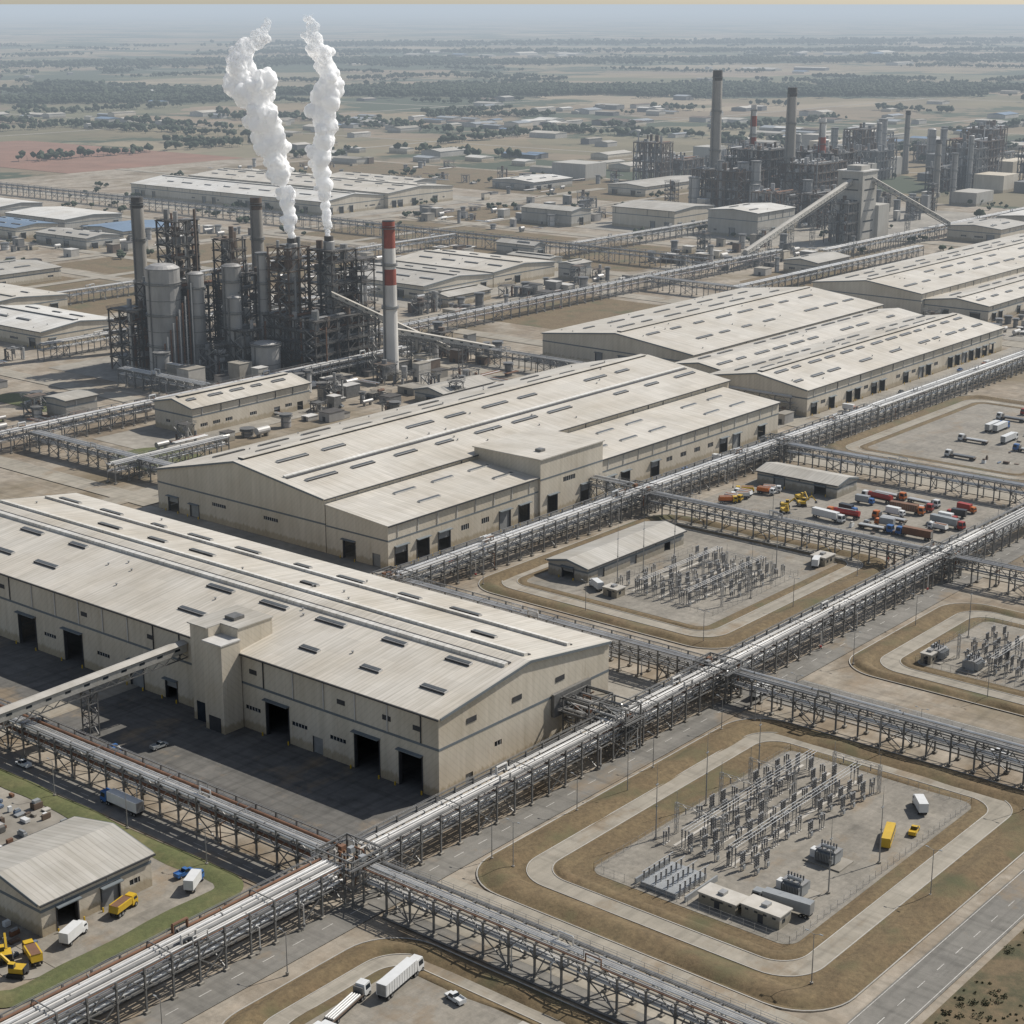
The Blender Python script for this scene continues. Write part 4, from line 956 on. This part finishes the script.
fence('chain_link_fence',305,396,172,226);fence('chain_link_fence',476,532,304,350);fence('chain_link_fence',479.5,530.5,164.5,230.5)
# ------------------------------------------------------------ steam: many billows fused into one skin
def plume(name,path,seed,n=90):
    r=random.Random(seed);bmv=[];faces=[]
    bm=bmesh.new();bmesh.ops.create_icosphere(bm,subdivisions=4,radius=1);bm.verts.ensure_lookup_table()
    base=[v.co.copy() for v in bm.verts];bf=[[v.index for v in f.verts] for f in bm.faces];bm.free()
    def at(t):
        t*=len(path)-1;i=min(int(t),len(path)-2);f=t-i;f=f*f*(3-2*f);a=path[i];c=path[i+1]
        return [a[k]+(c[k]-a[k])*f for k in range(4)]
    for i in range(n):
        t=(i+r.random())/n;x,y,z,w=at(t);inner=(i%3!=0);rad=w*(r.uniform(.5,.72) if inner else r.uniform(.22,.42))
        an=r.uniform(0,6.28);off=w*(r.uniform(0,.3) if inner else r.uniform(.45,.85));cx=x+math.cos(an)*off;cy=y+math.sin(an)*off;cz=z+r.uniform(-.4,.4)*w
        o=len(bmv)
        for p in base:
            q=Vector((cx,cy,cz))+p*rad
            d=noise.fractal(Vector((q.x*.11,q.y*.11,q.z*.075)),.9,2.1,4)*.85+noise.fractal(q*.45,.9,2.1,3)*.18
            bmv.append(tuple(Vector((cx,cy,cz))+p*rad*(1+d*.62)))
        faces+=[[k+o for k in f] for f in bf]
    me=bpy.data.meshes.new(name);me.from_pydata(bmv,[],faces)
    me.polygons.foreach_set('use_smooth',[True]*len(faces));me.materials.append(MATS['steam_white']);o=bpy.data.objects.new(name,me);bpy.context.collection.objects.link(o)
    md=o.modifiers.new('fuse','REMESH');md.mode='VOXEL';md.voxel_size=.38;md.use_smooth_shade=True
plume('steam_plume',[(673,713,74,2.4),(672,714,86,4.4),(672,715,98,6.2),(671,718,112,8.4),(668,722,127,10.5),(666,725,141,12.5),(663,729,154,13),(658,733,164,10.5),(661,734,174,8),(668,728,182,6),(672,724,189,4)],1,120)
plume('steam_plume',[(687,698,75,2.2),(687,699,86,3.8),(686,700,104,5.8),(685,701,122,7.4),(687,699,140,8.6),(689,697,156,9),(688,698,170,7.8),(684,702,182,5.5),(681,704,194,3.5)],2,110)
# ------------------------------------------------------------ distant town and woods
b=B();r=random.Random(123)
def dist_b(x,y,s=1):
    a=r.uniform(8,40)*s;c=r.uniform(8,26)*s;h=r.uniform(4,8)
    if r.random()<.5:a,c=c,a
    wmat=r.choice(['wall_gray','wall_beige','concrete_light','steel_gray']);rm=r.choice(['roof_white_x','roof_gray_x','roof_rib_x','concrete_light','roof_blue','paint_gray','concrete','roof_gray_y','steel_brown'])
    b.box(x-a,x+a,y-c,y+c,-1,h,wmat)
    if a>c:b.add([(x-a-.5,y-c-.5,h+.01),(x+a+.5,y-c-.5,h+.01),(x+a+.5,y+c+.5,h+.01),(x-a-.5,y+c+.5,h+.01),(x-a-.5,y,h+c*.16),(x+a+.5,y,h+c*.16)],[(0,1,5,4),(2,3,4,5),(0,4,3),(1,2,5)],rm)
    else:b.add([(x-a-.5,y-c-.5,h+.01),(x+a+.5,y-c-.5,h+.01),(x+a+.5,y+c+.5,h+.01),(x-a-.5,y+c+.5,h+.01),(x,y-c-.5,h+a*.16),(x,y+c+.5,h+a*.16)],[(0,4,5,3),(1,2,5,4),(0,1,4),(2,3,5)],rm)
for (cx,cy,sx,sy,n) in((2298,2010,150,200,34),(1784,1669,60,130,12),(2058,2508,90,150,9),(1951,2639,80,100,7),(2837,2041,150,220,26),(2438,1305,120,140,24),(1850,1350,90,100,12),
  (2650,1500,110,160,12),(2250,1650,120,140,8),(3100,1500,150,200,7),(2300,3000,180,250,4)):
    for _ in range(n): dist_b(r.gauss(cx,sx),r.gauss(cy,sy),.75)
for (cx,cy,n) in((5524,4668,10),(6500,3500,5),(5000,3000,4)):
    for _ in range(n):dist_b(r.gauss(cx,180),r.gauss(cy,180),1.5)
for _ in range(28):
    F=r.uniform(2600,8000);t=math.radians(39.5+r.uniform(-19,19));dist_b(F*math.cos(t),F*math.sin(t),r.uniform(.4,1.0))
b.obj('distant_industrial_town')
sheet('country_road',[(1700,3600,1795,1805),(1995,2003,900,3600),(1700,4000,1395,1403),(2700,2710,900,3400),(1300,3000,2395,2405),(3600,3612,1500,4500)],-.4,'road_concrete')
def trees(name,pts,mat,n3=2):
    r=random.Random(4);vs=[];fs=[]
    bm=bmesh.new();bmesh.ops.create_icosphere(bm,subdivisions=1,radius=1);bv=[v.co.copy() for v in bm.verts];bf=[[v.index for v in f.verts] for f in bm.faces];bm.free()
    for (x,y,h) in pts:
        for k in range(n3):
            o=len(vs);w=h*r.uniform(.28,.5);cx=x+r.uniform(-.4,.4)*h;cy=y+r.uniform(-.4,.4)*h;cz=h*r.uniform(.45,.75)
            for p in bv:
                s=r.uniform(.6,1.25);vs.append((cx+p.x*w*s,cy+p.y*w*s,cz+p.z*w*.85*s))
            fs+=[[i+o for i in f] for f in bf]
        o=len(vs);vs+=[(x-.3,y,-.6),(x+.3,y-.2,-.6),(x,y+.3,-.6),(x,y,h*.6)];fs+=[[o,o+1,o+3],[o+1,o+2,o+3],[o+2,o,o+3]]
    me=bpy.data.meshes.new(name);me.from_pydata(vs,[],fs);me.materials.append(MATS[mat]);o=bpy.data.objects.new(name,me);bpy.context.collection.objects.link(o)
pts=[]
def belt(x0,y0,x1,y1,wid,n,h=10,th=-.28):
    for _ in range(n):
        t=r.random();x=x0+(x1-x0)*t+r.gauss(0,wid);y=y0+(y1-y0)*t+r.gauss(0,wid)
        if noise.noise(Vector((x*.004,y*.004,0)))>th: pts.append((x,y,h*r.uniform(.6,1.3)))
belt(3050,2850,4000,1850,95,10000,14,-.3);belt(2900,3000,3200,2700,60,1500,12);belt(3300,2350,3800,1750,30,900,11)
belt(2500,3500,3000,2900,60,1800,12);belt(2100,3400,2500,2950,50,1600,12);belt(4500,4200,6500,2500,120,2800,15);belt(3600,5000,4800,4300,110,2200,15);belt(6000,6500,9500,4000,200,2500,18);belt(5000,5600,7500,3300,80,1800,16);belt(2150,2450,2700,1950,18,350,10)
for _ in range(150):
    F=r.uniform(2300,9500);t=math.radians(39.5+r.uniform(-19,19));x,y=F*math.cos(t),F*math.sin(t);L=r.uniform(80,600);ax=r.random()<.5
    belt(x,y,x+(L if ax else 0),y+(0 if ax else L),6+F*.002,int(L/5),11)
trees('distant_trees',pts,'leaf_far')
pts=[]
for _ in range(190):
    F=r.uniform(900,2200);t=math.radians(39.5+r.uniform(-18,18));cx,cy=F*math.cos(t),F*math.sin(t)
    if cx<1260 and cy<1100: continue
    for _ in range(r.randint(2,7)):pts.append((cx+r.gauss(0,9),cy+r.gauss(0,9),r.uniform(3,7)))
trees('distant_trees',pts,'leaf_far',3)
vs=[];fs=[];r=random.Random(8)
for _ in range(2600):
    x=r.uniform(270,480);y=r.uniform(75,134.5)
    if noise.noise(Vector((x*.06,y*.06,2)))<-.12: continue
    R0=r.choice([.25,.3,.4,.5,.9,1.3])*r.uniform(.8,1.1);nl=14 if R0<.6 else 40
    for _ in range(nl):
        p=Vector((r.gauss(0,1),r.gauss(0,1),abs(r.gauss(0,.8)))).normalized()*R0*r.uniform(.4,1.05);p.z*=.7;c=Vector((x,y,.1))+p;a=Vector((r.gauss(0,1),r.gauss(0,1),r.gauss(0,1))).normalized()*.22;q=a.cross(Vector((r.gauss(0,1),r.gauss(0,1),r.gauss(0,1)))).normalized()*.15
        o=len(vs);vs+=[tuple(c-a),tuple(c+q),tuple(c+a),tuple(c-q)];fs.append((o,o+1,o+2,o+3))
me=bpy.data.meshes.new('scrub_bushes');me.from_pydata(vs,[],fs);me.materials.append(MATS['leaf']);o=bpy.data.objects.new('scrub_bushes',me);bpy.context.collection.objects.link(o)
# ------------------------------------------------------------ light, world, camera
el=math.radians(46);sdir=Vector((.94*math.cos(el),-.34*math.cos(el),math.sin(el))).normalized()
sl=bpy.data.lights.new('sun','SUN');sl.energy=5;sl.angle=math.radians(.5);sl.color=(1,.955,.885)
so=bpy.data.objects.new('sun',sl);so.rotation_euler=sdir.to_track_quat('Z','Y').to_euler();bpy.context.collection.objects.link(so)
w=bpy.data.worlds.new('World');sc.world=w;w.use_nodes=True;nt=w.node_tree
sk=nt.nodes.new('ShaderNodeTexSky');sk.sky_type='NISHITA';sk.sun_disc=False;sk.sun_elevation=el;sk.sun_rotation=math.atan2(sdir.x,sdir.y);sk.dust_density=.6
hs=nt.nodes.new('ShaderNodeHueSaturation');hs.inputs['Saturation'].default_value=.65;nt.links.new(sk.outputs[0],hs.inputs['Color'])
nt.links.new(hs.outputs[0],nt.nodes['Background'].inputs[0]);nt.nodes['Background'].inputs[1].default_value=.105
cd=bpy.data.cameras.new('camera');cd.sensor_width=36;cd.lens=36*1750/1024;cd.clip_start=1;cd.clip_end=400000
co=bpy.data.objects.new('camera',cd);co.location=(0,0,200);co.rotation_euler=(math.radians(90)-math.atan(509/1750),0,math.radians(39.5-90));bpy.context.collection.objects.link(co);sc.camera=co
sc.view_settings.view_transform='Standard';sc.view_settings.look='None';sc.view_settings.exposure=0
